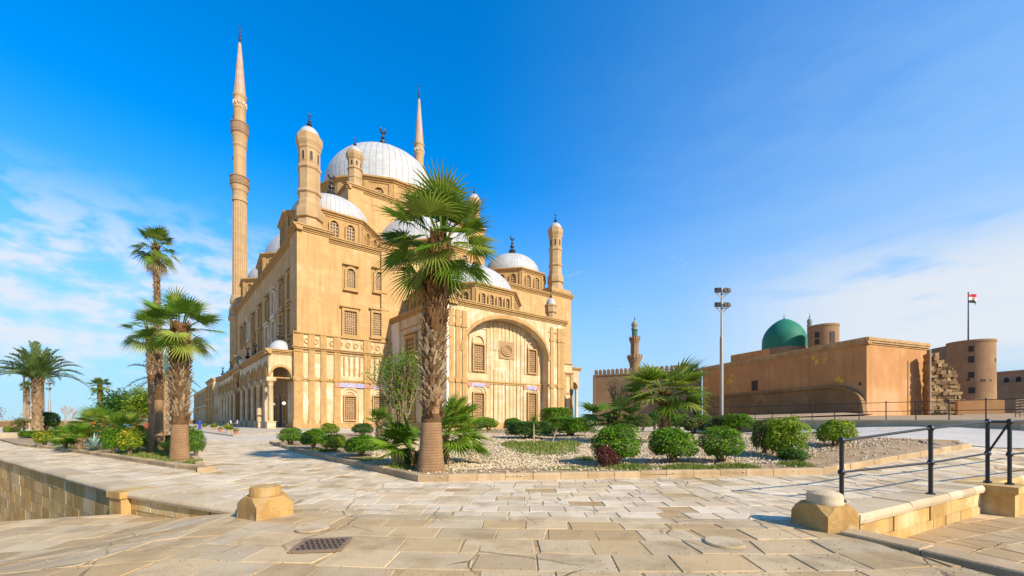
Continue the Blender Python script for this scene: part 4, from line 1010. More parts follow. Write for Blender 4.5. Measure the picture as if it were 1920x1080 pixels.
grass('grass', 'tall weedy grass growing round the feet of the front shrubs', [pa(1180, 884, 90, 5, 2), pa(1285, 884, 90, 5, 2), pa(1378, 884, 90, 5, 2), pa(1490, 878, 60, 4, 1), pa(1100, 868, 50, 4, 1), pa(745, 884, 70, 4, 1, -.4), pa(600, 850, 60, 3, 1, -.6)], 5200, .20)
grass('ground_cover', 'low spreading green ground cover in the middle of the gravel', [pa(1015, 842, 130, 11, 3), pa(960, 838, 40, 5, 1), pa(925, 805, 60, 6, 1), pa(1065, 836, 50, 4, 1)], 6000, .30)
kerb('kerb', [Vector((5.12, 6.25, 0)), Vector((5.9, 4.55, 0)), Vector((7.5, 1., 0))], w=.42, h=.045, L=1.15, z0=-.8)
# raised pavement by the arcade
mb = MB(); q = [G(440, 817), G(300, 806), G(360, 801), P(-1, 60), P(0, 0), P(20, -1), G(500, 814)]
cs_ = sum(((p.xy) for p in q), Vector((0, 0)))/len(q)
mb.prism([(p.x, p.y) for p in [G(437, 818), G(505, 813), P(16, -3), P(16, 2), P(-1, 60), P(-9, 120), G(352, 806.5)]], -.1, .12); st(mb, 'pavement', M['pavement'])
sheet('road', [G(*p) for p in ((1240, 808), (1430, 815), (1560, 822), (1735, 827), (1795, 829), (1835, 840), (2050, 846), (2050, 806), (1900, 804.5), (1480, 803.5), (1300, 804))], M['road'], .03)

mb = MB()
for i in range(2600):                                  # grit and chips lying about the paving
    Y = 4.6+13*random.random()**1.6; X = rnd(-1.25, 1.25)*Y
    if inside(X, Y, polyR) or inside(X, Y, polyL): continue
    for reg, zf in ((FLp, zF), (FCp, zF), (MCp, gz), (MLp, gz), (MRp, gz)):
        if len(clip([(X-.005, Y), (X+.005, Y), (X, Y+.005)], reg)) > 2:
            r = rnd(.004, .013)*(1+Y/25); z = zf(X, Y)+r*.3; mb.col = (rnd(0, 1), 0, 0, 1); a0 = rnd(0, 6)
            q = [(X+r*cos(a0+k*2.1), Y+r*sin(a0+k*2.1), z) for k in range(3)]; mb.idx(q+[(X, Y, z+r*.8)], [(0, 1, 3), (1, 2, 3), (2, 0, 3)]); break
tag(mb.build('grit', M['rubble']), 'small stone chips and grit scattered over the paving', 'grit', kind='stuff')
mb = MB(); k = 0
while k < 5200:                                        # dead leaves lying under the planting
    Y = 11.6+26*random.random()**1.7; X = rnd(-1.1, 1.2)*Y
    if not (inside(X, Y, polyR) and frontdist(X, Y, bedR) < 4.5 or inside(X, Y, polyL)): continue
    k += 1; r = rnd(.02, .05); a0 = rnd(0, 6); z = gz(X, Y)+.125; mb.col = (rnd(0, 1), 0, 0, 1)
    mb.face([(X+r*cos(a0), Y+r*sin(a0), z), (X-r*.4*sin(a0), Y+r*.4*cos(a0), z+rnd(0, .02)), (X-r*cos(a0), Y-r*sin(a0), z), (X+r*.4*sin(a0), Y-r*.4*cos(a0), z+rnd(0, .02))])
tag(mb.build('leaf_litter', M['dry']), 'dry fallen leaves and scraps lying on the soil of the beds', 'leaf litter', kind='stuff')
# ------------------------------------------------------------------ citadel walls on the right
def root_part(root):
    def f(mb, name, mats, **k): return lp(mb, root, name, mats, **k)
    return f
K0 = at(1625, 772, 60); K1 = Vector((45.5, 95.5, 0)); K2 = Vector((67.8, 65.4, 0))
BT = 14.1
fort = thing('fortress_hall', K0, 'long windowless orange plastered fortress hall with a stone cornice', 'building'); fp = root_part(fort)
back = Vector((K2.x-8, K2.y+34, 0))
mb = MB(); mb.prism([K0.xy, K2.xy, back.xy, K1.xy], -1, BT-.5); fp(mb, 'wall', M['fort'])
Fl = Fr(K1, K0-K1); Ll = (K0-K1).xy.length; Fr2 = Fr(K0, K2-K0); Lr = (K2-K0).xy.length
mb = MB()
for F, a0, a1 in ((Fl, 0, Ll+.3), (Fr2, -.3, Lr+.3)):
    for h0, h1, p in ((-1.0, -.75, .12), (-.75, -.45, .3), (-.45, 0., .42)): mb.fbox(F, a0, a1, BT+h0, BT+h1, -.6, p)
fp(mb, 'cornice', M['rubble'])
# lower thickened base with a roll moulding that sweeps down at its end
zl0, zl1 = Fl.zat(1330, 745, .5), Fl.zat(1590, 722, .5); aE = Fl.solve(1614, .5); aB = Fl.solve(1322, .5)
top = [(aB, zl0), (aE-5.5, zl1)]+[(aE-5.5+5.8*sin(t), 2.6+(zl1-2.6)*(cos(t)**.62)) for t in [pi/2*i/12 for i in range(1, 12)]]+[(aE+.5, 2.0)]
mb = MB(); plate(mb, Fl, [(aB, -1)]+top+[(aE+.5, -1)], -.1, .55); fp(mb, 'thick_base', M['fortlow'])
mb = MB()
for A, B in zip(top, top[1:]):
    t_ = Vector((B[0]-A[0], B[1]-A[1])).normalized(); n_ = Vector((-t_.y, t_.x))*.42
    q = lambda p, k, d: Fl.pt(p[0]+n_.x*k, p[1]+n_.y*k, d)
    mb.hexa([q(A, -.6, .85), q(B, -.6, .85), q(B, -.6, 0), q(A, -.6, 0), q(A, .5, .85), q(B, .5, .85), q(B, .5, 0), q(A, .5, 0)])
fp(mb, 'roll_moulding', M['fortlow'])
mb = MB(); a = Fl.solve(1415, 0); z = Fl.zat(1415, 723, 0); mb.fbox(Fl, a-.75, a+.75, z-1., z+1., -.1, .06); fp(mb, 'window', M['dark'])
mb = MB(); a = Fl.solve(1598, 0); z = Fl.zat(1617, 720, 0); mb.fbox(Fl, Ll-1.1, Ll-.8, z-.2, z+.3, -.1, .05); fp(mb, 'drain_hole', M['dark'])
yl = base_mat('yellow_flaking_paint'); _c = yl[1]('ShaderNodeBsdfPrincipled', {'Base Color': (.62, .36, .03, 1), 'Roughness': .9}); yl[1]('ShaderNodeOutputMaterial', {0: _c.outputs[0]})
mb = MB()
for px, py, r in ((1370, 713, .85), (1372, 706, .6), (1366, 718, .5), (1369, 690, .35), (1373, 731, .25), (1382, 730, .2), (1525, 671, .45), (1531, 679, .5), (1548, 673, .3), (1570, 711, .5), (1578, 714, .4), (1545, 678, .25)):
    a = Fl.solve(px, 0); z = Fl.zat(px, py, 0); n = 11
    mb = MB(); plate(mb, Fl, [(a-r*rnd(.5, 1.1)*cos(2*pi*i/n), z+r*rnd(.5, 1.2)*.9*sin(2*pi*i/n)) for i in range(n)], -.02, .012); fp(mb, 'yellow_stain', yl[0])
mb = MB(); q = [at(1370, 0, 92).xy, at(1443, 0, 83).xy, at(1443, 0, 90).xy, at(1370, 0, 99).xy]; mb.prism(q, 5, at(1400, 661, 88).z); fp(mb, 'rooftop_block', M['fort'])
# crenellated wall to the left
A0, A1 = at(1113, 703, 110), Vector((45.9, 97.2, 0)); Fw = Fr(A0, A1-A0); Lw = (A1-A0).xy.length; WT = 13.9
cw = thing('crenellated_wall', (A0.x, A0.y, 0), 'brown curtain wall topped by a row of rounded merlons', 'wall'); cp = root_part(cw)
mb = MB(); mb.fbox(Fw, 0, Lw, -1, WT, -3, 0); mb.fbox(Fw, -.15, .5, -1, WT, -3, .2); cp(mb, 'wall', M['fortstone'])
mb = MB(); mb.fbox(Fw, -.1, Lw, WT-.25, WT+.0, -.5, .15); cp(mb, 'string_course', M['fortstone'])
for i in range(23):
    a = .25+i*(Lw-.5)/23; mb = MB(); plate(mb, Fw, outline(a, a+.80, WT-.02, WT+1.45, True, 8), -.6, -.02); cp(mb, 'merlon', M['fortstone'])
mb = MB(); a = Fw.solve(1300, 0); a2 = Fw.solve(1316, 0); mb.fbox(Fw, a, a2, 0, Fw.zat(1308, 747, 0), -.1, .06); cp(mb, 'doorway', M['dark'])
mb = MB(); a = Fw.solve(1195, 0); mb.fbox(Fw, a-.8, a+.8, 4.5, 7, -.1, .08); cp(mb, 'window', M['dark'])
# old minaret behind the wall: square base, ringed galleries, green tiled neck, ribbed bulb
def old_minaret(px, Y, ytop, ybot, sc, label):
    b = at(px, ybot, Y); t = thing('old_minaret', (b.x, b.y, 0), label, 'minaret'); f = root_part(t)
    z = lambda y: EYE+(HOR-y)/FOC*Y; k = sc*Y/FOC*ct(px)
    X = (b.x, b.y, 0)
    mb = MB(); mb.lathe(X, [(9*k, 2), (9*k, z(690)), (10*k, z(682)), (13.5*k, z(673)), (13.5*k, z(671)), (8*k, z(671))], 16)
    mb.lathe(X, [(8*k, z(672)), (7.6*k, z(645)), (9.5*k, z(640)), (9.7*k, z(637)), (6*k, z(637))], 16, 0, lambda i: 1 if i % 2 else .93); f(mb, 'shaft', M['fortstone'])
    for y0, y1, R in ((672, 667, 13.6), (638, 633, 9.8)):
        mb = MB(); mb.lathe(X, [(R*k, z(y0)), (R*k, z(y1)), (R*.9*k, z(y1)), (R*.9*k, z(y0))], 16)
        for i in range(16):
            F, L = oct_frame(b, R*k, i, 16, 0); mb.fbox(F, -.1*L, .1*L, z(y0), z(y1-1.5), -.1, .12)
        f(mb, 'gallery', M['towerst'])
    mb = MB(); mb.lathe(X, [(5.4*k, z(637)), (5.4*k, z(621)), (6.2*k, z(620)), (6.2*k, z(618))], 14, 0, lambda i: 1 if i % 2 else .9); f(mb, 'tiled_neck', M['necktile'])
    mb = MB(); mb.lathe(X, [(6.2*k, z(618)), (6.2*k, z(614)), (4.6*k, z(613.5)), (6.3*k, z(610)), (6.2*k, z(607)), (4.5*k, z(604)), (1.6*k, z(602)), (.8*k, z(600))], 24, 0, lambda i: 1 if i % 3 else .9); f(mb, 'bulb', M['bulb'])
    mb = MB(); mb.lathe(X, [(.6*k, z(601)), (1.3*k, z(599)), (.4*k, z(598)), (1.0*k, z(596.5)), (.3*k, z(595.5)), (.02, z(592))], 8); f(mb, 'finial', M['bronze'])
M['necktile'] = plain('dull_green_tile', (.055, .13, .095, 1), .8)
M['bulb'] = plain('grey_green_bulb', (.24, .25, .20, 1), .8)
old_minaret(1190, 125, 595, 700, 1.0, 'old brown minaret with a green tiled neck behind the crenellated wall')
b = at(1518, 640, 150); t = thing('small_minaret', (b.x, b.y, 0), 'small pale green tipped minaret peeping over the many-sided tower', 'minaret'); f = root_part(t)
mb = MB(); k = 150/FOC*ct(1518); z = lambda y: EYE+(HOR-y)/FOC*150
mb.lathe((b.x, b.y, 0), [(5*k, 5), (5*k, z(612)), (5.5*k, z(611)), (5.5*k, z(609))], 12); f(mb, 'shaft', M['bulb'])
mb = MB(); mb.lathe((b.x, b.y, 0), [(4*k, z(609)), (5.4*k, z(604)), (5*k, z(600)), (2*k, z(597)), (.5*k, z(596))], 16); f(mb, 'bulb', M['greendome2'] if 'greendome2' in M else M['bulb'])
mb = MB(); mb.lathe((b.x, b.y, 0), [(.5*k, z(597)), (1.2*k, z(594)), (.4*k, z(592)), (.02, z(586))], 8); f(mb, 'finial', M['bronze'])
# green dome
gd = at(1470, 655, 105); t = thing('green_dome', (gd.x, gd.y, 5), 'smooth bright green pointed dome rising behind the fortress hall', 'dome'); f = root_part(t)
k = 105/FOC*ct(1470); z = lambda y: EYE+(HOR-y)/FOC*105; R = 43*k; H = z(598)-z(646)
mb = MB(); pr = [(R*1.0, z(668)), (R, z(650)), (R*.995, z(642))]
pr += [(R*.995*(1-t**2.1)**.72, z(642)+(z(597.5)-z(642))*t) for t in [i/20 for i in range(1, 20)]]+[(.02, z(597.2))]
mb.lathe((gd.x, gd.y, 0), pr, 56); f(mb, 'shell', M['greendome'], smooth=60)
mb = MB(); mb.lathe((gd.x, gd.y, 0), [(R*1.02, 6), (R*1.02, z(655))], 24); f(mb, 'drum', M['fortstone'])
mb = MB(); mb.lathe((gd.x, gd.y, 0), [(.9*k, z(598)), (1.3*k, z(596.5)), (.5*k, z(595)), (1.1*k, z(594)), (.4*k, z(592.5)), (.02, z(588))], 8); f(mb, 'finial', M['bronze'])
# many-sided tower behind the hall, round flag tower, ruins, far building
def poly_tower(px0, px1, yt, Y, n, label, name, m, ph=0., zb=0., win=(), cat='tower'):
    pc = (px0+px1)/2; c = at(pc, yt, Y); R = (px1-px0)/2*Y/FOC*ct(pc)*.98; t = thing(name, (c.x, c.y, zb), label, cat); f = root_part(t)
    mb = MB(); mb.lathe((c.x, c.y, 0), [(R*1.02, zb), (R, c.z-.5), (R*1.03, c.z-.45), (R*1.03, c.z)], n, ph); f(mb, 'wall', m, smooth=30)
    for px, py, w_, h_ in win:
        best = None
        for i in range(n):
            F, L = oct_frame(c, R, i, n, ph)
            if not faces_cam(F): continue
            a = F.solve(px)
            if -.01 <= a <= L: best = (F, a)
        if best:
            F, a = best; zz = F.zat(px, py); g = MB(); g.fbox(F, a-w_/2, a+w_/2, zz-h_/2, zz+h_/2, -.4, .05); f(g, 'window', M['dark'])
    return t, c, R
poly_tower(1514, 1574, 611, 96, 28, 'brown many-sided tower standing right of the green dome', 'stone_tower', M['towerst'], .3, 3, [(1532, 628, 1., 1.4), (1532, 641, 1., 1.2), (1561, 627, 1., 1.4), (1561, 638, 1., 1.2)])
ft, fc, fR = poly_tower(1772, 1868, 641, 82, 40, 'massive round stone tower with slit windows carrying a flagpole', 'flag_tower', M['towerst'], .1, 2,
    [(1821, 654, .7, 1.1), (1821, 674, .8, 1.3), (1821, 703, .8, 1.2), (1822, 732, .9, 1.2), (1816, 712, .45, .4), (1844, 713, .7, .5), (1857, 713, .4, .4), (1866, 675, .4, .7)])
mb = MB(); q = [at(1737, 0, 92).xy, at(1780, 0, 86).xy, at(1780, 0, 94).xy, at(1737, 0, 99).xy]; mb.prism(q, 2, at(1760, 652, 89).z); tag(mb.build('curtain_wall', M['fortstone']), 'brown wall joining the round tower to the fortress hall', 'wall')
pb = at(1815.5, 641, 82.5); t = thing('flagpole', (pb.x, pb.y, pb.z), 'tall thin flagpole with a flying red white and black flag on the round tower', 'flagpole'); f = root_part(t)
ptop = at(1815.5, 549, 82.5)
mb = MB(); mb.tube([(pb.x, pb.y, pb.z-.6), (ptop.x, ptop.y, ptop.z)], [.13, .08], 6); mb.lathe((ptop.x, ptop.y, ptop.z-.1), [(.05, 0), (.16, .12), (.05, .25), (.01, .26)], 8); f(mb, 'pole', M['iron'])
fl = [plain('flag_red', (.62, .02, .03, 1), .8, 0, 0), plain('flag_white', (.75, .75, .76, 1), .8, 0, 0), plain('flag_black', (.012, .012, .016, 1), .8, 0, 0), plain('flag_gold', (.55, .35, .04, 1), .6, 0, 0)]
mb = MB(); fw, fh = 1.85, 1.75
def fpnt(u, v, dd=0.): return (ptop.x+.08+fw*u, ptop.y+.30*sin(u*7+v)*u-dd, ptop.z-.35-fh*v-.28*u*v+.1*sin(u*5))
for i in range(12):
    for r in range(3):
        mb.cur = r; mb.face([fpnt(i/12, (r+1)/3), fpnt((i+1)/12, (r+1)/3), fpnt((i+1)/12, r/3), fpnt(i/12, r/3)])
mb.cur = 3
for u0, v0, u1, v1 in ((.45, .38, .56, .62), (.40, .42, .45, .54), (.56, .42, .61, .54)): mb.face([fpnt(u0, v1, .03), fpnt(u1, v1, .03), fpnt(u1, v0, .03), fpnt(u0, v0, .03)])
f(mb, 'flag', fl)
# ruined masonry leaning beside the hall, low broken wall, drain pipe
rb = at(1762, 768, 63); t = thing('ruined_wall', (rb.x, rb.y, 2), 'crumbling rough stone ruin stepping down beside the fortress hall', 'ruin'); f = root_part(t)
RF = Fr(at(1742, 0, 62.5), at(1812, 0, 61)-at(1742, 0, 62.5)); mb = MB()
z0 = 2.2
for r in range(18):
    zz = z0+r*.55; frac = r/17
    aL, aR = (0., (4.3-1.0*frac if frac < .68 else 3.6-(frac-.68)*7.5)-rnd(0, .4))
    if frac > .75: aR = min(aR, 3.6)
    a = aL
    while a < aR:
        l = rnd(.45, 1.0)*(1 if frac < .65 else .6); mb.col = (rnd(0, 1), rnd(0, 1), rnd(0, 1), 1); hh = .55*rnd(.93, 1.05); e = rnd(-.07, .07)*(1+2.5*frac)
        F = RF; q = lambda aa, z_, d: F.pt(aa+rnd(-.09, .09), z_+rnd(-.07, .07), d+rnd(-.12, .12))
        mb.hexa([q(a, zz, e), q(min(a+l, aR)-.03, zz, e), q(min(a+l, aR)-.03, zz, -1.6), q(a, zz, -1.6), q(a, zz+hh, e), q(min(a+l, aR)-.03, zz+hh, e), q(min(a+l, aR)-.03, zz+hh, -1.6), q(a, zz+hh, -1.6)])
        a += l
mb.fbox(RF, 0, 3.4, z0-1, z0+4.5, -1.7, -.45); f(mb, 'masonry', M['rubble'])
lw2 = at(1837, 768, 58); t = Fr(at(1796, 0, 60), at(1884, 0, 58)-at(1796, 0, 60)); mb = MB(); L_ = (at(1884, 0, 58)-at(1796, 0, 60)).xy.length
pf = [(0, 0)]+[(L_*i/14, 2.05+rnd(-.12, .16)) for i in range(15)]+[(L_, 0)]
plate(mb, Fr(at(1796, 0, 60)-Vector((lw2.x, lw2.y, 0))-Vector((0, 0, 0)), at(1884, 0, 58)-at(1796, 0, 60)), pf, -.8, 0); mb.face([(0, 0, 0), (.01, 0, 0), (.01, .01, 0)])
tag(mb.build('low_wall', M['fort'], loc=(lw2.x, lw2.y, 2.6)), 'low broken topped wall in front of the round flag tower', 'wall')
dp = at(1744, 768, 62); mb = MB(); mb.tube([(0, 0, -1), (0, 0, at(1744, 655, 62).z-3)], .12, 6); tag(mb.build('drain_pipe', M['steelgrey'], loc=(dp.x, dp.y, 3)), 'grey pipe running up beside the corner of the fortress hall', 'pipe')
fb = at(1900, 745, 110); t = thing('far_building', (fb.x, fb.y, 3), 'distant pinkish building with a row of arched windows at right edge', 'building'); f = root_part(t)
FF = Fr(at(1868, 0, 116), at(1990, 0, 104)-at(1868, 0, 116)); LF = (at(1990, 0, 104)-at(1868, 0, 116)).xy.length; zt = at(1880, 700, 115).z
mb = MB(); mb.fbox(FF, 0, LF, 1, zt, -12, 0); mb.fbox(FF, -.3, LF, zt, zt+.5, -12, .4); f(mb, 'wall', M['pink'])
for i in range(10):
    a = 1.6+i*2.4; g = MB(); plate(g, FF, outline(a, a+1.0, zt-3.6, zt-1.3, True, 6), -.05, .08); f(g, 'window', M['dark'])
mb = MB(); mb.fbox(FF, -1, LF, 1, at(1880, 718, 112).z, .5, 4); tag(lp(mb, t, 'front_wall', M['fortstone']), None)
lt = at(1917, 755, 40); mb = MB()
for i in range(4): mb.tube([(i*.45-.7, 0, 0), (i*.45-.7, 0, 2.0)], .04, 4)
for i in range(7):
    mb.tube([(-.7, 0, .1+i*.3), (.7, 0, .1+i*.3)], .03, 4); mb.tube([(-.7, 0, .1+i*.28), (.7, 0, .5+i*.24)], .03, 4)
tag(mb.build('lattice_gate', M['manhole'], loc=(lt.x, lt.y, 1.9)), 'rust brown lattice gate panel at the far right edge', 'gate')
# terrace with its low wall and long railing
TA, TB = Vector((19.2, 39, 0)), Vector((28.6, 19.8, 0)); TE = TB+(TB-TA).normalized()*7
mb = MB(); V_ = [(TA.x, TA.y, 1.72), (TE.x, TE.y, 1.72), (95, 28, 2.2), (110, 75, 3.0), (75, 95, 3.0), (K2.x, K2.y+3, 2.95), (K0.x, K0.y+3, 2.9), (44, 80, 2.6)]
for i in range(1, len(V_)-1): mb.face([V_[0], V_[i], V_[i+1]])
st(mb, 'terrace', M['soil'])
FT = Fr(TA, TE-TA); LT = (TE-TA).xy.length
tw = thing('terrace_wall', (TB.x, TB.y, 1.2), 'low plain stone wall edging the raised terrace under the long railing', 'wall')
mb = MB(); course_wall(mb, FT, 0, LT, .4, 1.62, .6, 1.6, 0, .01); lp(mb, tw, 'masonry', M['coping']); mb = MB(); mb.fbox(FT, 0, LT, 1.62, 1.76, -.45, .08); lp(mb, tw, 'coping', M['coping'])
tr_ = thing('terrace_railing', (TB.x, TB.y, 1.76), 'long thin dark railing along the edge of the raised terrace', 'railing')
n = int(LT/1.42)
for i in range(n+1):
    a = i*LT/n; mb = MB(); p = FT.pt(a, 1.7, -.15); mb.tube([p, (p[0], p[1], 2.98)], .03, 6); mb.lathe((p[0], p[1], 2.95), [(.04, 0), (.045, .04), (.01, .09)], 6); lp(mb, tr_, 'post', M['iron'])
for zz in (2.33, 2.92):
    mb = MB(); mb.tube([FT.pt(0, zz, -.15), FT.pt(LT, zz, -.15)], .022, 6); lp(mb, tr_, 'rail', M['iron'])
# pale pink service box, floodlight masts, lamp posts
def util(px0, px1, y0, y1, label):
    b = G((px0+px1)/2, y1); s = b.y/FOC; mb = MB(); w_ = (px1-px0)*s; h = (y1-y0)*s
    mb.box(-w_/2, w_/2, -.5, .5, 0, h); mb.box(-w_/2-.06, w_/2+.06, -.56, .56, h, h+.09); mb.box(-w_*.1, w_*.35, -.53, -.5, h*.2, h*.8)
    tag(mb.build('service_box', M['pinkbox'], loc=b), label, 'service box')
M['pinkbox'] = plain('faded_pink_paint', (.52, .30, .26, 1), .7); util(1364, 1397, 797, 808, 'faded pink service box behind the shrubs by the floodlight mast')
def flood(px, ybase, ytop, Y, wpx, label, group=None, heads=((0, 1), (.42, 1)), yaw=0.):
    b = at(px, ybase, Y); zt = at(px, ytop, Y).z; t = thing('floodlight_mast', (b.x, b.y, min(b.z, gz(b.x, b.y))), label, 'floodlight mast', group); f = root_part(t)
    H = zt-b.z; r = wpx/2*Y/FOC*ct(px); zb = min(b.z, gz(b.x, b.y))
    mb = MB(); mb.lathe((b.x, b.y, 0), [(r*1.4, zb), (r*1.15, zb+H*.1), (r*1.1, b.z+H*.62), (r*.7, b.z+H*.64), (r*.5, zt-.2), (.01, zt-.18)], 10); f(mb, 'pole', M['steelgrey'], smooth=40)
    hw = H*.040
    for dz_ in (.03, .135):
        zc = zt-H*dz_-H*.02
        for sx_ in (-1, 1):
            mb = MB(); mb.tube([(b.x, b.y, zc-H*.045), (b.x+sx_*hw*.8, b.y-.1, zc-H*.012)], r*.28, 5); mb.tube([(b.x, b.y, zc-H*.01), (b.x+sx_*hw*1.15, b.y-.12, zc-H*.010)], r*.25, 5); f(mb, 'arm', M['steelgrey'])
            for q in (0, 1):
                hx = b.x+sx_*hw*(.55+q*.5); m2 = MB(); s = H*.0195
                Fh = Fr((hx, b.y-.1), (cos(yaw+sx_*.4), sin(yaw+sx_*.4)))
                m2.hexa([Fh.pt(-s*.7, zc, s*.9), Fh.pt(s*.7, zc, s*.9), Fh.pt(s*.6, zc, -s*.5), Fh.pt(-s*.6, zc, -s*.5), Fh.pt(-s*.7, zc+s*1.7, s*.3), Fh.pt(s*.7, zc+s*1.7, s*.3), Fh.pt(s*.5, zc+s*1.3, -s*.6), Fh.pt(-s*.5, zc+s*1.3, -s*.6)])
                hd = f(m2, 'lamp_head', M['lampface'])
                m3 = MB(); m3.hexa([Fh.pt(-s*.6, zc+s*.1, s*.93), Fh.pt(s*.6, zc+s*.1, s*.93), Fh.pt(s*.6, zc+s*.1, s*.8), Fh.pt(-s*.6, zc+s*.1, s*.8), Fh.pt(-s*.6, zc+s*1.6, s*.40), Fh.pt(s*.6, zc+s*1.6, s*.40), Fh.pt(s*.6, zc+s*1.6, s*.25), Fh.pt(-s*.6, zc+s*1.6, s*.25)])
                m3.build('glass', M['bronze'], hd)
flood(1353, 795, 536, 36, 6.5, 'tall grey floodlight mast with eight lamp heads in front of the fortress wall')
flood(93, 806, 716, 60, 4.5, 'thin pale floodlight mast behind the date palm at left')
b = at(45, 812, 47); mb = MB(); H = at(45, 697, 47).z; t = thing('light_pole', (b.x, b.y, 0), 'bare grey light pole left of the date palm', 'light pole'); f = root_part(t)
mb.lathe((b.x, b.y, 0), [(.14, -.1), (.11, 1), (.07, H-.4), (.05, H)], 8); f(mb, 'pole', M['steelgrey'])
mb = MB(); mb.lathe((b.x+.1, b.y, H-.7), [(.05, 0), (.2, .1), (.22, .5), (.1, .7), (.01, .75)], 8); f(mb, 'lamp', M['lampface'])
def lantern(px, ybase, ytop, Y, label):
    b = at(px, ybase, Y); zt = at(px, ytop, Y).z; k = (zt-b.z)/5; t = thing('lantern_post', b, label, 'lamp post', 'dark lantern posts'); f = root_part(t)
    mb = MB(); mb.lathe((b.x, b.y, b.z), [(.22*k, 0), (.2*k, .5*k), (.1*k, .7*k), (.08*k, 3.6*k), (.16*k, 3.7*k), (.07*k, 3.85*k)], 8); f(mb, 'pole', M['bronze'])
    mb = MB(); mb.lathe((b.x, b.y, b.z), [(.08*k, 3.85*k), (.2*k, 3.95*k), (.3*k, 4.6*k), (.33*k, 4.65*k), (.1*k, 4.95*k), (.02, 5.*k)], 6); f(mb, 'lantern', M['bronze'])
lantern(318, 812, 752, 60, 'dark lantern lamp post between the palms at left'); lantern(1071.5, 790, 728, 108, 'dark lantern lamp post beside the right end porch of the mosque')
# hanging globe lamps in the arcade
for k, v in enumerate((.2, 8, 14.6, 21, 28)):
    q = P(-2.4, v+.1); mb = MB(); mb.tube([(0, 0, 0), (0, 0, 4.6)], .03, 4); o = thing('hanging_lamp', (q.x, q.y, 4.9), ['white globe lamp hanging in the end arch of the arcade', 'white globe lamp hanging second in line inside the arcade', 'white globe lamp hanging third inside the arcade', 'white globe lamp hanging fourth inside the arcade', 'white globe lamp hanging deepest inside the arcade'][k], 'lamp', 'globe lamps in the arcade')
    mb.build('rod', M['bronze'], o); g = MB(); g.lathe((0, 0, -.5), [(.02, 0)]+[(.34*sin(t), .34-.34*cos(t)) for t in [pi*i/8 for i in range(1, 8)]]+[(.05, .69)], 12); g.build('globe', M['globe'], o, smooth=60)
# ------------------------------------------------------------------ plants
UPV = Vector((0, 0, 1))
def fan_leaf(mb, base, d, petiole, R, nseg=26, droop=.35, spread=118, width=.9, sag=.15):
    d = d.normalized(); s = d.cross(UPV)
    if s.length < .1: s = Vector((rnd(-1, 1), rnd(-1, 1), 0))
    s.normalize(); n = s.cross(d).normalized()
    s = (s*cos(.0)+n*rnd(-.35, .35)).normalized(); n = s.cross(d).normalized()
    hub = base+d*petiole-UPV*sag*petiole*.5
    d2 = (d-UPV*sag).normalized(); n = s.cross(d2).normalized()
    col = (rnd(0, 1), rnd(0, .92), 0, 1); mb.col = col
    m = base+d*petiole*.5
    w0 = .022+R*.012
    for a, b in ((base, m), (m, hub)): mb.face([a-s*w0, a+s*w0, b+s*w0*.7, b-s*w0*.7])
    A = radians(spread); da = 2*A/nseg
    for i in range(nseg):
        a = -A+da*(i+.5); L = R*(.72+.28*cos(a*.75))*rnd(.92, 1.06)
        fold = .18
        def dirv(t): return (d2*cos(t)+s*sin(t)+n*(.22*(1-cos(t*.8))))
        e0, e1, em = dirv(a-da*.5), dirv(a+da*.5), dirv(a)
        dr_ = droop*rnd(.7, 1.4)
        q0 = hub
        p = lambda e, t, k=0: hub+e*(L*t)-UPV*(dr_*L*t*t*t)+n*k
        mb.col = (min(1, max(0, col[0]+rnd(-.15, .15))), col[1], 0, 1)
        t1, t2 = rnd(.40, .50), .76
        c1 = p(em, t1, L*.03); l1 = p(e0, t1); r1 = p(e1, t1)
        mid = p(em, t2, .0); hw = (r1-l1)*.5*.55
        if i % 2: tw = .0
        tip = p(em, 1.0)
        mb.idx([hub, l1, c1, r1, mid-hw*.8, mid+hw*.8, tip], [(0, 1, 2), (0, 2, 3), (1, 4, 5, 2), (2, 5, 3), (4, 6, 5)])
def boots(mb, x, y, z0, z1, r0, r1, n, L, out=.5, dark=False):
    for i in range(n):
        f = (i+.5)/n; z = z0+(z1-z0)*f; a = i*2.39996+rnd(-.15, .15); r = r0+(r1-r0)*f
        l = L*rnd(.6, 1.5); o = min(.93, out*rnd(.6, 1.5)); wd = L*rnd(.18, .34)
        er = Vector((cos(a), sin(a), 0)); es = Vector((-sin(a), cos(a), 0))
        b = Vector((x, y, z))+er*(r*.93); t = b+er*(l*o)+UPV*(l*sqrt(max(.1, 1-o*o)))
        mb.col = (rnd(0, 1), rnd(0, 1) if rnd(0, 1) < .6 else .3, 0, 1)
        k = er*.035*L/.25
        vs = [b-es*wd, b+es*wd, t+es*wd*.28, t-es*wd*.28, b-es*wd*.8-k*.5-UPV*.04, b+es*wd*.8-k*.5-UPV*.04, t+es*wd*.2-k, t-es*wd*.2-k]
        mb.idx(vs, [(0, 1, 2, 3), (5, 4, 7, 6), (1, 5, 6, 2), (4, 0, 3, 7), (3, 2, 6, 7)])
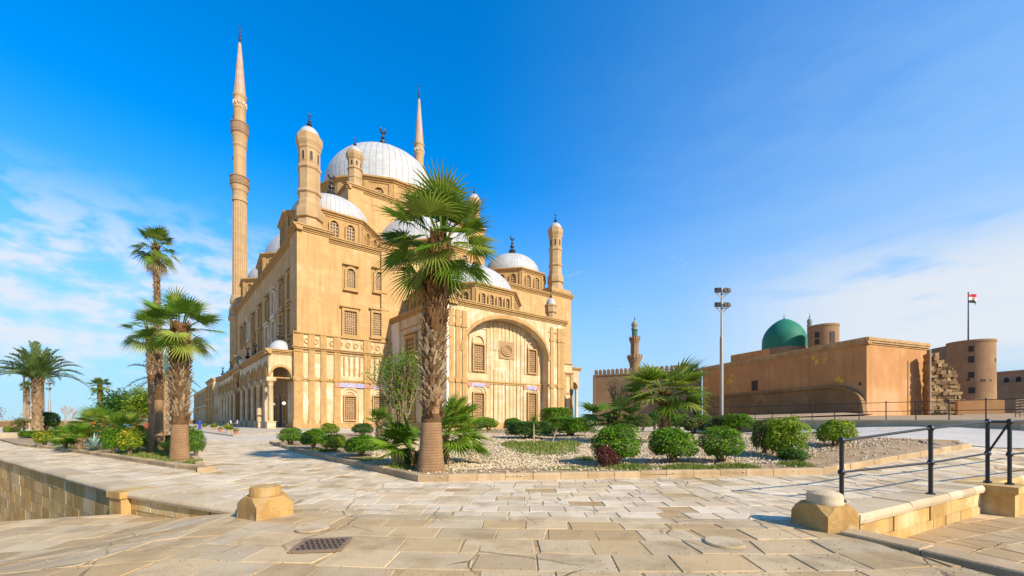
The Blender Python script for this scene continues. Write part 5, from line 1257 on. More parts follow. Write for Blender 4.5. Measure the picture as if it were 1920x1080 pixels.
def fan_palm(base, H, trunk, crown_R, label, name='fan_palm', group=None, nleaf=44, zboot=None, bootL=.22, skirt=0, nseg=26, cut=None, lo=-48, hang=1., pale=.62, cat='palm', squash=1., nb=1.0, hi=82, shift=None):
    """trunk = [(height fraction, radius)...]"""
    t = thing(name, base, label, cat, group)
    mb = MB(); lean = shift or (rnd(-.02, .02)*H, rnd(-.02, .02)*H)
    pts = [(lean[0]*f*f, lean[1]*f*f, H*f-.1) for f, _ in trunk]
    mb.tube(pts, [r for _, r in trunk], 20); mb.build('trunk', M['palmtrunk'], t, smooth=50)
    def rad(f):
        for (a, ra), (b, rb) in zip(trunk, trunk[1:]):
            if a <= f <= b: return ra+(rb-ra)*(f-a)/(b-a)
        return trunk[-1][1]
    if zboot is not None:
        for f0, f1, m in ((max(0, zboot-.025), zboot+.02, 'bootdark'), (zboot+.02, zboot+(1-zboot)*pale, 'bootpale'), (zboot+(1-zboot)*pale, 1.0, 'bootdark')):
            if f1-f0 < .02: continue
            mb = MB(); nn = int((f1-f0)*H/(bootL*.34)*nb*11); K = 10
            for k in range(K):
                ff = f0+(f1-f0)*k/K; fg = f0+(f1-f0)*(k+1)/K
                boots(mb, lean[0]*ff*ff, lean[1]*ff*ff, H*ff, H*fg, rad(ff)*.96, rad(fg)*.96, max(4, nn//K), bootL, .55 if m == 'bootpale' else .4)
            mb.cur = 1; R_ = [f0+(f1-f0)*k/8 for k in range(9)]; mb.tube([(lean[0]*q*q, lean[1]*q*q, H*q) for q in R_], [rad(q)*1.02 for q in R_], 18)
            mb.build('leaf_bases', [M[m], M['core']], t)
    top = Vector((lean[0], lean[1], H-.12)); mb = MB()
    for i in range(nleaf):
        f = i/(nleaf-1); el = radians(hi-(hi-lo)*f**1.0)+rnd(-.24, .24); a = i*2.39996+rnd(-.35, .35)
        d = Vector((cos(a)*cos(el), sin(a)*cos(el), sin(el)*squash))
        k = rnd(.85, 1.12)*(1.04 if f < .4 else 1.04-.28*(f-.4))
        fan_leaf(mb, top+Vector((cos(a)*.1, sin(a)*.1, -.25*f*crown_R*.5)), d, crown_R*.50*k, crown_R*.57*k, nseg, .17*hang*(1+1.1*f), rnd(100, 125), sag=.05+.16*hang*f)
    mb.build('crown', M['fan'], t)
    if skirt:
        mb = MB()
        for i in range(skirt):
            a = i*2.39996; el = radians(rnd(-80, -55)); d = Vector((cos(a)*cos(el), sin(a)*cos(el), sin(el)))
            fan_leaf(mb, top+Vector((0, 0, -.35)), d, crown_R*.4, crown_R*rnd(.4, .62), 12, .5, 50)
        mb.build('dead_fronds', M['dry'], t)
    return t
def frond(mb, base, d, L, arch=.55, nl=34, lw=.028, ll=.30):
    d = d.normalized(); s = d.cross(UPV)
    if s.length < .05: s = Vector((1, 0, 0))
    s.normalize(); pts = []; mb.col = (rnd(0, 1), rnd(0, .7), 0, 1); c0 = mb.col
    for k in range(9):
        t = k/8; pts.append(base+d*(L*t)-UPV*(arch*L*t**2.3*.55))
    mb.tube(pts, [.03*L/2.5*(1-.8*k/8)+.004 for k in range(9)], 4, False)
    for i in range(nl):
        t = .14+.86*i/(nl-1); x = t*8; k = min(7, int(x)); p = pts[k]+(pts[k+1]-pts[k])*(x-k); tg = (pts[k+1]-pts[k]).normalized(); up = s.cross(tg).normalized()
        if up.z < 0: up = -up
        l = L*ll*(sin(pi*min(1, (t*.9+.14)))**.6)*rnd(.85, 1.1)*(.55 if t > .97 else 1)
        for sg in (-1, 1):
            e = (tg*rnd(.75, 1.0)+s*sg*rnd(.6, .85)+up*rnd(.15, .55)).normalized(); tip = p+e*l-UPV*l*rnd(.05, .28); m = p+e*l*.5
            mb.col = (min(1, max(0, c0[0]+rnd(-.25, .25))), c0[1], 0, 1)
            q = tg*lw*L/2.5*.8
            mb.idx([p-q*.6, p+q*.6, m+q, tip, m-q], [(0, 1, 2, 4), (4, 2, 3)])
def date_palm(base, H, trunk, R, label, nleaf=46, lo=5, bootL=.2, arch=.6, name='date_palm', boot=True, ll=.24):
    t = thing(name, base, label, 'palm'); mb = MB()
    mb.tube([(0, 0, H*f-.1) for f, _ in trunk], [r for _, r in trunk], 18); mb.build('trunk', M['palmtrunk'], t, smooth=50)
    if boot:
        mb = MB()
        for (a, ra), (b, rb) in zip(trunk, trunk[1:]): boots(mb, 0, 0, H*a, H*b, ra*.97, rb*.97, int((b-a)*H/bootL*34), bootL, .35)
        mb.build('leaf_bases', M['bootpale'], t)
    mb = MB()
    for i in range(nleaf):
        f = i/(nleaf-1); el = radians(86-(86-lo)*f**.8)+rnd(-.07, .07); a = i*2.39996+rnd(-.3, .3)
        frond(mb, Vector((cos(a)*.12, sin(a)*.12, H-.15-.3*f)), Vector((cos(a)*cos(el), sin(a)*cos(el), sin(el))), R*rnd(.85, 1.08), arch*(.5+f), ll=ll)
    mb.build('crown', M['date'], t); return t
# --- the palms
gp = G(808, 889); k = gp.y/FOC
fan_palm(gp+Vector((0, 0, .08)), at(808, 448, gp.y).z, [(0, .50), (.015, .47), (.06, .42), (.12, .375), (.18, .35), (.235, .32), (.245, .26), (.4, .33), (.7, .36), (.93, .34), (1, .25)], 2.12,
         'tall fan palm with a thick fibrous trunk rising in front of the mosque', nleaf=36, zboot=.235, bootL=.27, nseg=30, lo=-52, hang=.8, pale=.45, skirt=0, shift=(.32, .05))
g2 = G(337, 866); c2 = ct(337)
fan_palm(g2+Vector((0, 0, .06)), at(337, 612, g2.y).z, [(0, .40*.95), (.02, .36), (.15, .31), (.29, .29), (.30, .27), (.5, .30), (.8, .32), (1, .26)], 1.72,
         'middling fan palm with a shaggy pale trunk on the left bed corner', nleaf=27, zboot=.29, bootL=.24, nseg=26, lo=-40, pale=.6, hang=.8)
g3 = at(298, 832, 22.5); g3.z = .05
fan_palm(g3, at(292, 462, 22.5).z, [(0, .22), (.2, .19), (.25, .20), (.5, .19), (.56, .15), (.75, .14), (.95, .13), (1, .15)], 1.28,
         'tallest thin fan palm with a small drooping crown behind the shaggy palm', nleaf=24, zboot=.27, bootL=.16, nseg=20, lo=-50, pale=1., skirt=10, hang=1.3, nb=.35)
g4 = at(284, 832, 20.3); g4.z = .05
fan_palm(g4, at(284, 618, 20.3).z, [(0, .12), (.5, .11), (1, .10)], 1.25, 'fan palm of middle height squeezed left of the shaggy palm', nleaf=16, zboot=.6, bootL=.16, nseg=20, lo=-45, pale=.5, nb=.5)
g5 = at(309, 826, 25.); g5.z = .05
date_palm(g5, at(309, 700, 25).z, [(0, .2), (1, .18)], 2.2, 'young feathery grey green date palm behind the shaggy palm', 18, -10, .15, .9, ll=.2)
g6 = at(70, 818, 46); g6.z = 0
date_palm(g6, at(70, 706, 46).z, [(0, .48), (.05, .38), (.2, .34), (.45, .37), (.8, .42), (.95, .40), (1, .3)], 5.5, 'large date palm with a stout diamond patterned trunk at far left', 50, 30, .34, .8, ll=.16)
def small_palm(px, yb, yc, Y, wcrown, wtr, label, n=26, **kw):
    b = at(px, yb, Y); b.z = max(b.z, -.2) if b.z < 0 else b.z; b.z = min(b.z, gz(b.x, b.y)+.05); R = wcrown/2*Y/FOC*(.55+.45*ct(px)); r = wtr/2*Y/FOC*ct(px)
    H = at(px, yc, Y).z-b.z
    return fan_palm(b, H, [(0, r*1.15), (.1, r), (.6, r), (.95, r*1.05), (1, r*.8)], R, label, nleaf=n, nseg=16, **kw)
small_palm(189, 806, 722, 62, 44, 8, 'lone small fan palm standing behind the left shrubs', zboot=.3, bootL=.35, pale=.5, lo=-35, nb=.6)
small_palm(53, 812, 724, 75, 28, 8, 'small fan palm half hidden behind the date palm trunk', zboot=.6, bootL=.35, pale=.5, lo=-20, nb=.5)
b = at(78, 812, 58); b.z = 0; mb = MB(); Ht = at(78, 706, 58).z
mb.lathe((0, 0, 0), [(.30, 0), (.28, Ht*.5), (.26, Ht*.88), (.33, Ht*.9), (.37, Ht*.97), (.15, Ht)], 14); tag(mb.build('bare_palm_trunk', M['palmtrunk'], loc=b, smooth=40), 'bare crownless palm trunk just right of the date palm trunk', 'palm trunk')
small_palm(1246, 812, 735, 27, 172, 20, 'broad leaning fan palm in front of the crenellated wall', n=38, zboot=.05, bootL=.26, pale=.5, lo=-14, hang=.7, squash=.75, hi=60)
small_palm(1148, 808, 782, 31, 136, 16, 'low wide fan palm left of the broad fan palm on the gravel', n=24, zboot=.2, bootL=.28, pale=.5, lo=-2, hang=.7, squash=.8, hi=52)
small_palm(711, 829, 786, 25, 62, 10, 'little fan palm in front of the mosque wall at left of the tall palm', n=20, zboot=.1, bootL=.2, pale=.9, lo=5, hang=.4)
def ground_fan(px, py, Y, R, label, n=14, lo=15, h=.25, name='fan_palm', cat='palm', yaw=None, hang=.7):
    b = at(px, py, Y); b.z = gz(b.x, b.y)+.08
    t = thing(name, b, label, cat); mb = MB(); mb.tube([(0, 0, -.1), (0, 0, h)], [.12, .1], 10); boots(mb, 0, 0, 0, h, .11, .1, 20, .15); mb.build('trunk', M['palmtrunk'], t)
    mb = MB()
    for i in range(n):
        f = i/max(1, n-1); el = radians(78-(78-lo)*f)+rnd(-.1, .1); a = i*2.39996+rnd(-.2, .2)
        if yaw is not None: a = yaw+rnd(-1.25, 1.25)
        fan_leaf(mb, Vector((0, 0, h-.05)), Vector((cos(a)*cos(el), sin(a)*cos(el), sin(el))), R*.5*rnd(.8, 1.2), R*.55, 24, .3*hang, 110)
    mb.build('crown', M['fanlight'], t)
ground_fan(772, 872, 14.6, 1.75, 'young fan palm spreading low at the left foot of the tall palm', 18, 8, .55, yaw=pi*.97)
ground_fan(836, 868, 14.9, 1.95, 'young fan palm with raised and sagging leaves at the right foot of the tall palm', 20, -18, 1.15, yaw=.03)
ground_fan(828, 846, 17.2, 1.5, 'bushy young fan palm behind the trunk of the tall palm', 10, 25, .9)
ground_fan(150, 848, 21.5, 1.25, 'low fan palm with a short shaggy stump at the front of the left bed', 14, 10, .7, yaw=None)
ground_fan(182, 826, 27, 1.75, 'bright low fan palm with upright leaves in the middle of the left bed', 14, 15, 1.2)
ground_fan(228, 830, 26, 1.75, 'dark low fan palm right of the orange flowering shrub', 14, 10, 1.0)
ground_fan(318, 838, 19.5, .7, 'tiny fan palm sprouting beside the shaggy palm', 9, 30, .2)
# --- shrubs: four leafy shapes shared by all of them
def leaf_quad(mb, p, nrm, size, ang=None):
    n = nrm.normalized(); s = n.cross(Vector((rnd(-1, 1), rnd(-1, 1), rnd(-1, 1))))
    if s.length < .05: s = n.cross(Vector((1, 0, 0)))
    s.normalize(); u = n.cross(s); l = size*rnd(.7, 1.3); w_ = l*.42
    mb.idx([p-u*l*.5, p+s*w_*.5+n*l*.06, p+u*l*.5, p-s*w_*.5+n*l*.06], [(0, 1, 2, 3)])
def bush_mesh(n, size, lumps, boxy=False, rough=.18, flowers=0, thin=1., foot=.5):
    mb = MB(); L = [(Vector((rnd(-1, 1), rnd(-1, 1), rnd(-.5, 1))).normalized(), rnd(.2, 1.), rnd(-1, 1)) for _ in range(lumps)]
    hues = [(rnd(0, 1)) for _ in L]; k_ = 0
    while k_ < n:
        v = Vector((random.gauss(0, 1), random.gauss(0, 1), random.gauss(0, 1))).normalized()
        if v.z < -.55: v.z *= -1
        best = 0; bi = 0
        for k, (c, w_, s_) in enumerate(L):
            d = max(0, v.dot(c)); q = d**10*w_
            if q > best: best, bi = q, k
        if not boxy and best < .10 and rnd(0, 1) < .75: continue          # gaps between the clumps
        k_ += 1
        r = .74+rough*best*1.7
        if boxy:
            m = max(abs(v.x), abs(v.y), abs(v.z)); r = min(.78/m+.09*best, 1.15)
        t = 1-abs(random.gauss(0, .12*thin))-.45*(random.random()**6)
        if rnd(0, 1) < .05: t += rnd(0, .14)                              # stray shoots
        p = v*(r*t)
        if p.z < -.1 and not boxy: f = 1-foot*ss(-.1, -1., p.z); p.x *= f; p.y *= f
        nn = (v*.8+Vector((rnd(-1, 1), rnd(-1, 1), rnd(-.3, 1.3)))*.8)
        hi = t > .92 and v.z > -.15  # outer upper leaves take the paler tone, highlights painted into the leaf colour
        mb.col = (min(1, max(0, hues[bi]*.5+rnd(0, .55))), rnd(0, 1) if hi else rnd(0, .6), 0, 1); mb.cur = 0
        if flowers and rnd(0, 1) < flowers and v.z > -.1: mb.cur = 1; p = v*(r*1.03)
        leaf_quad(mb, p, nn, size*rnd(.6, 1.35))
    mb.cur = 2
    for i in range(14):
        a = rnd(0, 2*pi); q = rnd(.2, .6); mb.tube([(rnd(-.12, .12), rnd(-.12, .12), -1.06), (q*cos(a)*.5, q*sin(a)*.5, -.4), (q*cos(a), q*sin(a), .3)], [.035, .025, .008], 4, False)
    return mb
protos = {}
def proto(key, *a, **k):
    mb = bush_mesh(*a, **k); protos[key] = mb
proto('round', 4200, .14, 42, rough=.20); proto('loose', 2900, .17, 30, rough=.34, thin=1.6, foot=.65); proto('box', 7500, .12, 30, boxy=True); proto('fine', 5200, .115, 60, rough=.22)
proto('flower', 3600, .14, 40, rough=.28, flowers=.06)
_mesh = {}
def bush(px0, px1, y0, y1, shape, m, label, cat='shrub', m2='flower', group='garden shrubs', Y=None, deep=1., zb=None):
    pc = (px0+px1)/2; b = G(pc, y1) if Y is None else at(pc, y1, Y)
    if Y is not None: b.z = gz(b.x, b.y)
    key = (shape, m, m2)
    if key not in _mesh:
        o = protos[shape].build('shrub', [M[m], M[m2], M['twig']]); _mesh[key] = o.data; bpy.data.objects.remove(o)
    o = bpy.data.objects.new('shrub', _mesh[key]); COL.objects.link(o)
    w_ = (px1-px0)*b.y/FOC*ct(pc)*.5/.88; h = (y1-y0)*b.y/FOC*.5/.93
    if h < 0: h = .4
    o.location = (b.x, b.y+w_*.7, b.z+h*.93+.05); o.scale = (w_, w_*deep, h); o.rotation_euler = (0, 0, rnd(0, 6.28) if deep == 1 else 0)
    return tag(o, label, cat, group)
def S(px0, px1, y0, y1, *a_, **k_):
    f = .10 if px1 < 380 else .04
    w_ = (px1-px0)*f; return bush(px0-w_, px1+w_, y0-(y1-y0)*f*1.3, y1, *a_, **k_)

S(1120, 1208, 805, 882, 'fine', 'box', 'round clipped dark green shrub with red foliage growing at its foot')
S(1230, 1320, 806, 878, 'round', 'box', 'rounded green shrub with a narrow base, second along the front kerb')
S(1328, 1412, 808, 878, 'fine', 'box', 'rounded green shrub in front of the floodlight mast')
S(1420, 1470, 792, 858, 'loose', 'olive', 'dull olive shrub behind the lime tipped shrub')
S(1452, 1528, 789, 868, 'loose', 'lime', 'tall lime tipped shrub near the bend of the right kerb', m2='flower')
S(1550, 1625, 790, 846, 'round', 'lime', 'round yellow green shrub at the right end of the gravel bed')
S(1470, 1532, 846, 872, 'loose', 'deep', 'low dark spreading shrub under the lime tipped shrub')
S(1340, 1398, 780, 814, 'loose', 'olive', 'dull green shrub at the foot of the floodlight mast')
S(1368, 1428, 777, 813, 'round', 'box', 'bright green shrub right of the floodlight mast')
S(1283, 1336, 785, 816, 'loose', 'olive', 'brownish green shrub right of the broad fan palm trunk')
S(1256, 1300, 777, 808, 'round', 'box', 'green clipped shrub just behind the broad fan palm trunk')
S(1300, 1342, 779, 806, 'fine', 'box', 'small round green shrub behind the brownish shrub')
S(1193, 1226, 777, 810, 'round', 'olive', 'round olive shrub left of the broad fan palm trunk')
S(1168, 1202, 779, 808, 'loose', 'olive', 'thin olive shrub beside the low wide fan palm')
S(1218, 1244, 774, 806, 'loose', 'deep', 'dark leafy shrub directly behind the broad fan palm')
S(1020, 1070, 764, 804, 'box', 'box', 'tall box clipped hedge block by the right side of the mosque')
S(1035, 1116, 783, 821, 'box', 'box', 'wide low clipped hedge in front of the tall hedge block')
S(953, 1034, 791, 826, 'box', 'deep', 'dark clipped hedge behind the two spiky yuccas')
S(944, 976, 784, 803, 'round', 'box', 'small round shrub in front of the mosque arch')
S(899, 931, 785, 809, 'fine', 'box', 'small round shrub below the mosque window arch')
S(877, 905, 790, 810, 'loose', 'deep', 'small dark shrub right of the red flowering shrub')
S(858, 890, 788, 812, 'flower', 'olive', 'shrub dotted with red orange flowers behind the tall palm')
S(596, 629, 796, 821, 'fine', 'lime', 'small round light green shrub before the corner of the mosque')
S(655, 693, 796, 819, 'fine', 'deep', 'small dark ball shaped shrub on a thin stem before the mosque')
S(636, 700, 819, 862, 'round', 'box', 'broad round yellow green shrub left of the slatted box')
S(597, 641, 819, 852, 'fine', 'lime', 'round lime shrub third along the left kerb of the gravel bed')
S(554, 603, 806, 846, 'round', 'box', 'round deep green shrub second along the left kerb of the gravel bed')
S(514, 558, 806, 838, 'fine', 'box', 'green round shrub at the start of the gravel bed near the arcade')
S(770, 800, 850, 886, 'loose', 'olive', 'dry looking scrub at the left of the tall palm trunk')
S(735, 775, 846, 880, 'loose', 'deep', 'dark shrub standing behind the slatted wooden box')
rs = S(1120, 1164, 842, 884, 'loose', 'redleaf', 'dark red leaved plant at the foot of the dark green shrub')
# left bed
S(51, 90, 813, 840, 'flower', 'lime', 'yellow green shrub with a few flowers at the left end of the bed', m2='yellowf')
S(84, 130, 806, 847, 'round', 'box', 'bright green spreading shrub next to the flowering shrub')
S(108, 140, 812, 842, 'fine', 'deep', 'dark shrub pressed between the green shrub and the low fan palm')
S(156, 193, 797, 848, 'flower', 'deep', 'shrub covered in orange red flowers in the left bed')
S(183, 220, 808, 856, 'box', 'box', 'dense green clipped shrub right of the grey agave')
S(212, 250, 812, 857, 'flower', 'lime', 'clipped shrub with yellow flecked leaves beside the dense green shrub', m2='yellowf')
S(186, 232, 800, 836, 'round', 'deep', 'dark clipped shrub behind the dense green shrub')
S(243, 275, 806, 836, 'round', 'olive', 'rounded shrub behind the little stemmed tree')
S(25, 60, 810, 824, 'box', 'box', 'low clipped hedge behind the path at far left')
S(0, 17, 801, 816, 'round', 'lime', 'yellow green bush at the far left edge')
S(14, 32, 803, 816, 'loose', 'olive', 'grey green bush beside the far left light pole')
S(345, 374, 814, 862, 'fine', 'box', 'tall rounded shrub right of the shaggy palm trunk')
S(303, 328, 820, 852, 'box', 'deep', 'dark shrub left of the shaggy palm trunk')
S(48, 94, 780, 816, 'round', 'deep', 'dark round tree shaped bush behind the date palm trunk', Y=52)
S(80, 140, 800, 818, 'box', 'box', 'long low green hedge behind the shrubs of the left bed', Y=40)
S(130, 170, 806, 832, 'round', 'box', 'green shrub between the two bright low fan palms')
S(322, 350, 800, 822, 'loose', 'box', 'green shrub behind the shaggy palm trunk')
# --- yuccas, agave, little stemmed tree
def spiky(px, yb, yc, Y, R, label, n=40, m='fan', stems=((0, 0),), name='yucca', lw=.05, up=70, lo=-30, tw=.06):
    b = at(px, yb, Y); b.z = gz(b.x, b.y)+.08; H = at(px, yc, Y).z-b.z; t = thing(name, b, label, name)
    mb = MB(); lf = MB()
    for sx_, k in stems:
        top = Vector((sx_, 0, H*(1-k))); 
        if H > .25: mb.tube([(0, 0, -.1), (sx_*.5, 0, H*.5*(1-k)), top], [tw, tw*.8, tw*.7], 6)
        for i in range(n):
            a = i*2.39996; el = radians(up-(up-lo)*(i/n)); d = Vector((cos(a)*cos(el), sin(a)*cos(el), sin(el))); s = Vector((-sin(a), cos(a), 0)); l = R*rnd(.8, 1.1)
            m1 = top+d*l*.5+UPV*.0; tip = top+d*l-UPV*l*.18*(1 if lo < 0 else .05); lf.col = (rnd(0, 1), rnd(0, .6), 0, 1); w_ = lw*R
            c = UPV*w_*.5
            lf.idx([top-s*w_*.6, top+s*w_*.6, m1+s*w_+c, m1-c*.3, m1-s*w_+c, tip], [(0, 1, 2, 3), (0, 3, 4), (3, 2, 5), (4, 3, 5)])
    if mb.v: mb.build('stem', M['paletwig'], t)
    lf.build('leaves', M[m], t)
spiky(1001, 824, 790, 25, .62, 'spiky green yucca with a short pale stem on the gravel'); spiky(1033, 822, 799, 26, .5, 'spiky yucca with a slanting stem right of the first yucca', stems=((.45, 0),))
spiky(1230, 818, 794, 25, .35, 'tiny yucca on a thin stem left of the broad fan palm', n=18, tw=.04)
spiky(177, 850, 842, 20.5, .85, 'grey blue agave with long arching leaves at the front of the left bed', 22, 'agave', name='agave', lw=.075, up=80, lo=0)
# --- trees
def branchy(mb, p, d, L, r, depth, tips, spread=.6, up=.15, nb=3):
    q = p+d*L; m = p+d*L*.5+Vector((rnd(-1, 1), rnd(-1, 1), rnd(-1, 1)))*L*.06
    mb.tube([p, m, q], [r, r*.8, r*.62], 5 if depth > 1 else 4, False)
    if depth == 0: tips.append((q, d)); return
    if depth <= 2: tips.append((m, d))
    for i in range(nb):
        a = Vector((rnd(-1, 1), rnd(-1, 1), rnd(-.6, 1))).normalized(); e = (d+a*spread+UPV*up).normalized()
        branchy(mb, q-(d*L*rnd(0, .3)), e, L*rnd(.62, .85), r*.6, depth-1, tips, spread, up, nb)
def tree(px, yb, yt, wpx, Y, label, m=None, leaf=.2, nleaf=2600, bark='twig', depth=4, spread=.6, up=.15, name='leafy_tree', stems=1, blob=.5, trunkf=.28, nb=3):
    b = at(px, yb, Y); b.z = gz(b.x, b.y); H = at(px, yt, Y).z-b.z; W = wpx*Y/FOC*ct(px)
    t = thing(name, b, label, 'tree'); mb = MB(); tips = []
    L0_ = H*trunkf
    for s in range(stems):
        d = Vector((rnd(-.25, .25)*(stems > 1), rnd(-.25, .25)*(stems > 1), 1)).normalized()
        branchy(mb, Vector((rnd(-.1, .1), rnd(-.1, .1), -.1)) if stems > 1 else Vector((0, 0, -.1)), d, L0_, H*.022+.02, depth, tips, spread, up, nb)
    # stretch to the wanted width and height
    zs_ = max(p.z for p, _ in tips); ws = max(.1, max(abs(p.x) for p, _ in tips)); kx = W*.5/ws*.92; kz = H*.95/zs_
    mb.v = [(v[0]*(1+(kx-1)*min(1, max(0, v[2]/(zs_*.4)))), v[1]*(1+(kx-1)*min(1, max(0, v[2]/(zs_*.4)))), v[2]*kz) for v in mb.v]
    mb.build('trunk', M[bark], t)
    if m:
        lf = MB()
        for i in range(nleaf):
            p, d = random.choice(tips); p = Vector((p.x*kx, p.y*kx, p.z*kz))+Vector((random.gauss(0, 1), random.gauss(0, 1), random.gauss(0, .8)))*blob*leaf*2.2
            lf.col = (rnd(0, 1), rnd(0, .8), 0, 1); leaf_quad(lf, p, Vector((rnd(-1, 1), rnd(-1, 1), rnd(0, 1.4))), leaf)
        lf.build('crown', M[m], t)
    return t
tree(742, 822, 655, 104, 26, 'thin leaved multi stemmed tree before the mosque wall left of the tall palm', 'box', .15, 5200, stems=4, depth=3, spread=.55, up=.3, trunkf=.36, blob=1.25)
tree(1152, 806, 690, 76, 34, 'sparse brownish tree rising behind the low wide fan palm', 'olive', .14, 700, stems=3, depth=4, spread=.5, up=.3)
tree(122, 812, 755, 50, 48, 'bare leafless tree with spreading pale twigs', None, bark='paletwig', depth=5, spread=.75, up=.05, name='bare_tree')
tree(55, 810, 752, 50, 70, 'bare leafless tree hidden behind the date palm', None, bark='paletwig', depth=4, spread=.8, name='bare_tree')
tree(224, 812, 738, 52, 44, 'dark blue green broad tree behind the left bed', 'deep', .30, 3200, spread=.8, blob=.9)
tree(262, 812, 724, 66, 40, 'light green airy tree on several slender stems behind the left bed', 'lime', .26, 4200, stems=3, spread=.6, up=.2, blob=.9, trunkf=.35)
tree(38, 812, 786, 26, 46, 'small grey green sapling left of the date palm', 'olive', .22, 500, depth=3)
tree(-22, 812, 742, 66, 40, 'purple leaved twiggy branch tips reaching in at the left edge', 'redleaf', .18, 500, depth=4, spread=.8)
tree(258, 851, 812, 34, 21, 'little green topped tree with a leaning pale trunk in the left bed', 'lime', .10, 1500, bark='paletwig', depth=3, spread=.9, trunkf=.45, blob=.9)
tree(284, 850, 822, 26, 21, 'small thin shrubby sapling on the grass of the left bed', 'box', .09, 500, depth=3, stems=3, spread=.6)
# --- slatted box, pots, people, far edge
g = G(746, 880); t = thing('slatted_box', g+Vector((0, 0, .08)), 'pale slatted wooden box standing left of the tall palm', 'wooden box', rz=.3)
for i in range(4):
    for kx, ky in ((1, 0), (0, 1)):
        for sg in (-1, 1):
            mb = MB(); o_ = -.15+.1*i
            if kx: mb.box(o_-.042, o_+.042, sg*.2-.014, sg*.2+.014, 0, .56+.02*((i*7) % 3))
            else: mb.box(sg*.2-.016, sg*.2+.016, o_-.040, o_+.040, 0, .56+.02*((i*5) % 3))
            mb.build('slat', M['wood'], t)
mb = MB(); mb.box(-.18, .18, -.18, .18, .06, .12); mb.box(-.18, .18, -.18, .18, .44, .49); mb.build('frame', M['wood'], t)
def pot(px, py, wpx, m, ph, label, Y=None):
    b = G(px, py); b.z += .10; r = wpx/2*b.y/FOC*ct(px); t = thing('plant_pot', b, label, 'plant pot', 'pots along the arcade pavement')
    mb = MB(); mb.lathe((0, 0, 0), [(r*.62, 0), (r*.92, r*1.35), (r*1.02, r*1.4), (r*1.02, r*1.65), (r*.85, r*1.65), (r*.8, r*1.3), (.01, r*1.3)], 16); mb.build('pot', M[m], t, smooth=40)
    lf = MB()
    for i in range(60):
        a = rnd(0, 6.28); el = rnd(.3, 1.5); d = Vector((cos(a)*cos(el), sin(a)*cos(el), sin(el))); l = ph*.62*rnd(.5, 1.); s = Vector((-sin(a), cos(a), 0)); lf.col = (rnd(0, 1), rnd(0, 1), 0, 1); c = Vector((0, 0, r*1.4))
        lf.idx([c, c+d*l*.5+s*l*.1, c+d*l-UPV*l*.15, c+d*l*.5-s*l*.1], [(0, 1, 2, 3)])
    lf.build('plant', M['lime'], t)
pot(442.7, 816, 9, 'terra', .9, 'red clay pot nearest the camera on the arcade pavement edge'); pot(429, 813, 9, 'potbeige', 1.9, 'beige pot holding the tallest plant by the arcade')
pot(413.5, 811.5, 8.5, 'terra', .9, 'red clay pot left of the beige pot with the tallest plant'); pot(400.7, 807.5, 8, 'potbeige', 1.7, 'brown pot with a dense round plant before the arcade')
pot(383, 805.5, 7, 'potbeige', 1.6, 'brown pot with a dark bush near the far gate'); pot(367, 804.5, 4, 'terra', 1.0, 'tiny red pot farthest along the arcade')
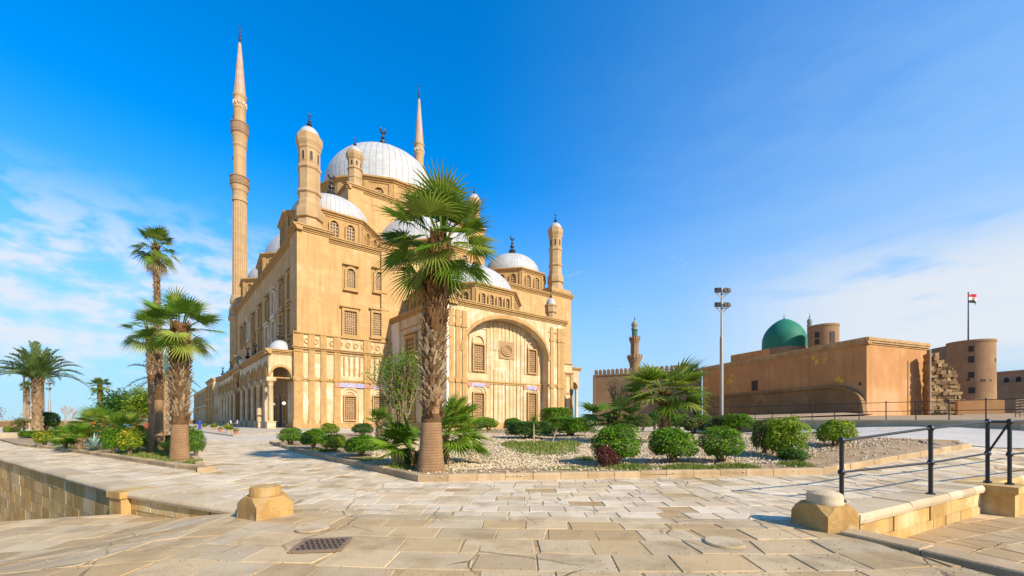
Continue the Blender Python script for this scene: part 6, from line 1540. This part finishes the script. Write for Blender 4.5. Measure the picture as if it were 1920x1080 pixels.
def person(px, py, Y, top, legs, skin, hair, label, yaw=0., step=.12, arm=.25, robe=False):
    b = at(px, py, Y); b.z = .12 if px > 395 else .02; t = thing('person', b, label, 'person', 'visitors near the arcade', rz=yaw)
    J = {'pel': (0, 0, .95, .14), 'chest': (0, 0, 1.28, .165), 'neck': (0, 0, 1.47, .06), 'head': (0, .01, 1.58, .095), 'crown': (0, .01, 1.68, .075),
         'shl': (.19, 0, 1.40, .07), 'ell': (.25, .02, 1.13, .05), 'wrl': (.24, -arm, .93, .035), 'hal': (.235, -arm-.06, .85, .035), 'shr': (-.19, 0, 1.40, .07), 'elr': (-.25, .03, 1.12, .05), 'wrr': (-.25, -.08, .88, .035), 'har': (-.25, -.1, .80, .035),
         'hil': (.09, 0, .88, .10), 'knl': (.1, -step, .50, .068), 'anl': (.1, -step*.9, .08, .045), 'tol': (.11, -step*.9-.16, .04, .04), 'hir': (-.09, 0, .88, .10), 'knr': (-.1, step*.5, .50, .068), 'anr': (-.1, step*1.3, .09, .045), 'tor': (-.11, step*1.3-.16, .04, .04)}
    names = list(J); me = bpy.data.meshes.new('body')
    E = [('pel', 'chest'), ('chest', 'neck'), ('neck', 'head'), ('head', 'crown'), ('chest', 'shl'), ('shl', 'ell'), ('ell', 'wrl'), ('wrl', 'hal'), ('chest', 'shr'), ('shr', 'elr'), ('elr', 'wrr'), ('wrr', 'har'), ('pel', 'hil'), ('hil', 'knl'), ('knl', 'anl'), ('anl', 'tol'), ('pel', 'hir'), ('hir', 'knr'), ('knr', 'anr'), ('anr', 'tor')]
    me.from_pydata([J[n][:3] for n in names], [(names.index(a), names.index(c)) for a, c in E], []); o = bpy.data.objects.new('body', me); COL.objects.link(o)
    md = o.modifiers.new('skin', 'SKIN'); o.modifiers.new('sub', 'SUBSURF').levels = 1
    if not me.skin_vertices: me.attributes.new('skin', 'FLOAT', 'POINT')
    for i, n in enumerate(names):
        sv = me.skin_vertices[0].data[i]; r = J[n][3]; sv.radius = (r, r*(.72 if n in ('chest', 'pel') else 1)); sv.use_root = n == 'pel'
    dg = bpy.context.evaluated_depsgraph_get(); me2 = bpy.data.meshes.new_from_object(o.evaluated_get(dg)); bpy.data.objects.remove(o)
    me2.materials.clear()
    for m_ in (skin, top, legs, M['iron']): me2.materials.append(m_)
    for p in me2.polygons:
        z = p.center.z; x = abs(p.center.x)
        p.material_index = 0 if z > 1.44 or (x > .2 and z < 1.0 and not robe) else (1 if z > .93 else (3 if z < .1 else 2))
        p.use_smooth = True
    o = bpy.data.objects.new('body', me2); COL.objects.link(o); o.parent = t
    mb = MB(); mb.lathe((0, .02, 1.56), [(.10, 0), (.112, .06), (.10, .13), (.06, .175), (.01, .185)], 10); mb.build('hair', hair, t, smooth=60)
    if robe:
        mb = MB(); mb.lathe((0, 0, .06), [(.22, 0), (.19, .5), (.15, .95), (.19, 1.25), (.09, 1.4)], 14); mb.build('robe', top, t, smooth=60)
sk = plain('skin', (.36, .19, .11, 1), .6, 0, 0); hr = plain('black_hair', (.015, .012, .010, 1), .7, 0, 0); wh = plain('white_shirt', (.62, .66, .72, 1), .8, 0, 0); nv = plain('navy_trousers', (.03, .035, .06, 1), .8, 0, 0); bl = plain('blue_robe', (.02, .045, .30, 1), .8, 0, 0); gy = plain('grey_shirt', (.33, .36, .42, 1), .8, 0, 0)
person(432.5, 807, 70, wh, nv, sk, hr, 'person in a white shirt and dark trousers walking by the arcade', 2.2); person(445, 807, 69, gy, nv, sk, hr, 'person in a grey shirt leaning forward beside the arcade columns', -1.2, .16, .4)
person(374.5, 807.5, 66, bl, bl, sk, hr, 'person in a long blue robe walking on the plaza', .5, .1, .1, True)
# far edge of the terrace: parapet, bench-like steps, cafe awnings
pw = thing('parapet_wall', (-60, 66, 0), 'long low stone parapet closing the plaza at the left horizon', 'wall')
mb = MB(); A = at(-160, 806, 75); B = at(366, 806, 165); F = Fr((A.x, A.y), (B-A).xy); L_ = (B-A).xy.length; mb.fbox(F, 0, L_, -.2, 1.25, -.6, 0); lp(mb, pw, 'masonry', M['fortstone'])
mb = MB(); mb.fbox(F, 0, L_, 1.25, 1.42, -.7, .12); lp(mb, pw, 'coping', M['coping'])
mb = MB(); b = at(8, 824, 36); b.z = 0
for i in range(3): mb.box(-5, 2.2, i*.5, 3, .02 if i == 0 else .17*i, .17*(i+1))
tag(mb.build('stone_steps', M['coping'], loc=(b.x, b.y, 0)), 'three low pale stone steps at the far left edge', 'steps')
cf = thing('cafe_awning', at(275, 812, 58), 'red and blue cafe awning behind the green trees', 'awning'); cf.location.z = 0
red = plain('red_canvas', (.50, .04, .04, 1), .8); blu = plain('blue_canvas', (.12, .30, .50, 1), .8)
mb = MB(); mb.hexa([(-3, -1.5, 1.9), (3, -1.5, 1.9), (3, 1, 2.5), (-3, 1, 2.5), (-3, -1.5, 2.0), (3, -1.5, 2.0), (3, 1, 2.6), (-3, 1, 2.6)]); mb.build('canopy', red, cf)
mb = MB(); mb.box(-3.2, -1.2, -1.2, 0, 0, 1.1); mb.build('counter', blu, cf); mb = MB(); mb.box(-.9, 3, -1.3, 0, 0, 1.2); mb.build('counter', red, cf)
for x in (-2.9, 2.9):
    mb = MB(); mb.tube([(x, -1.4, 0), (x, -1.4, 2.)], .05, 5); mb.build('post', M['iron'], cf)
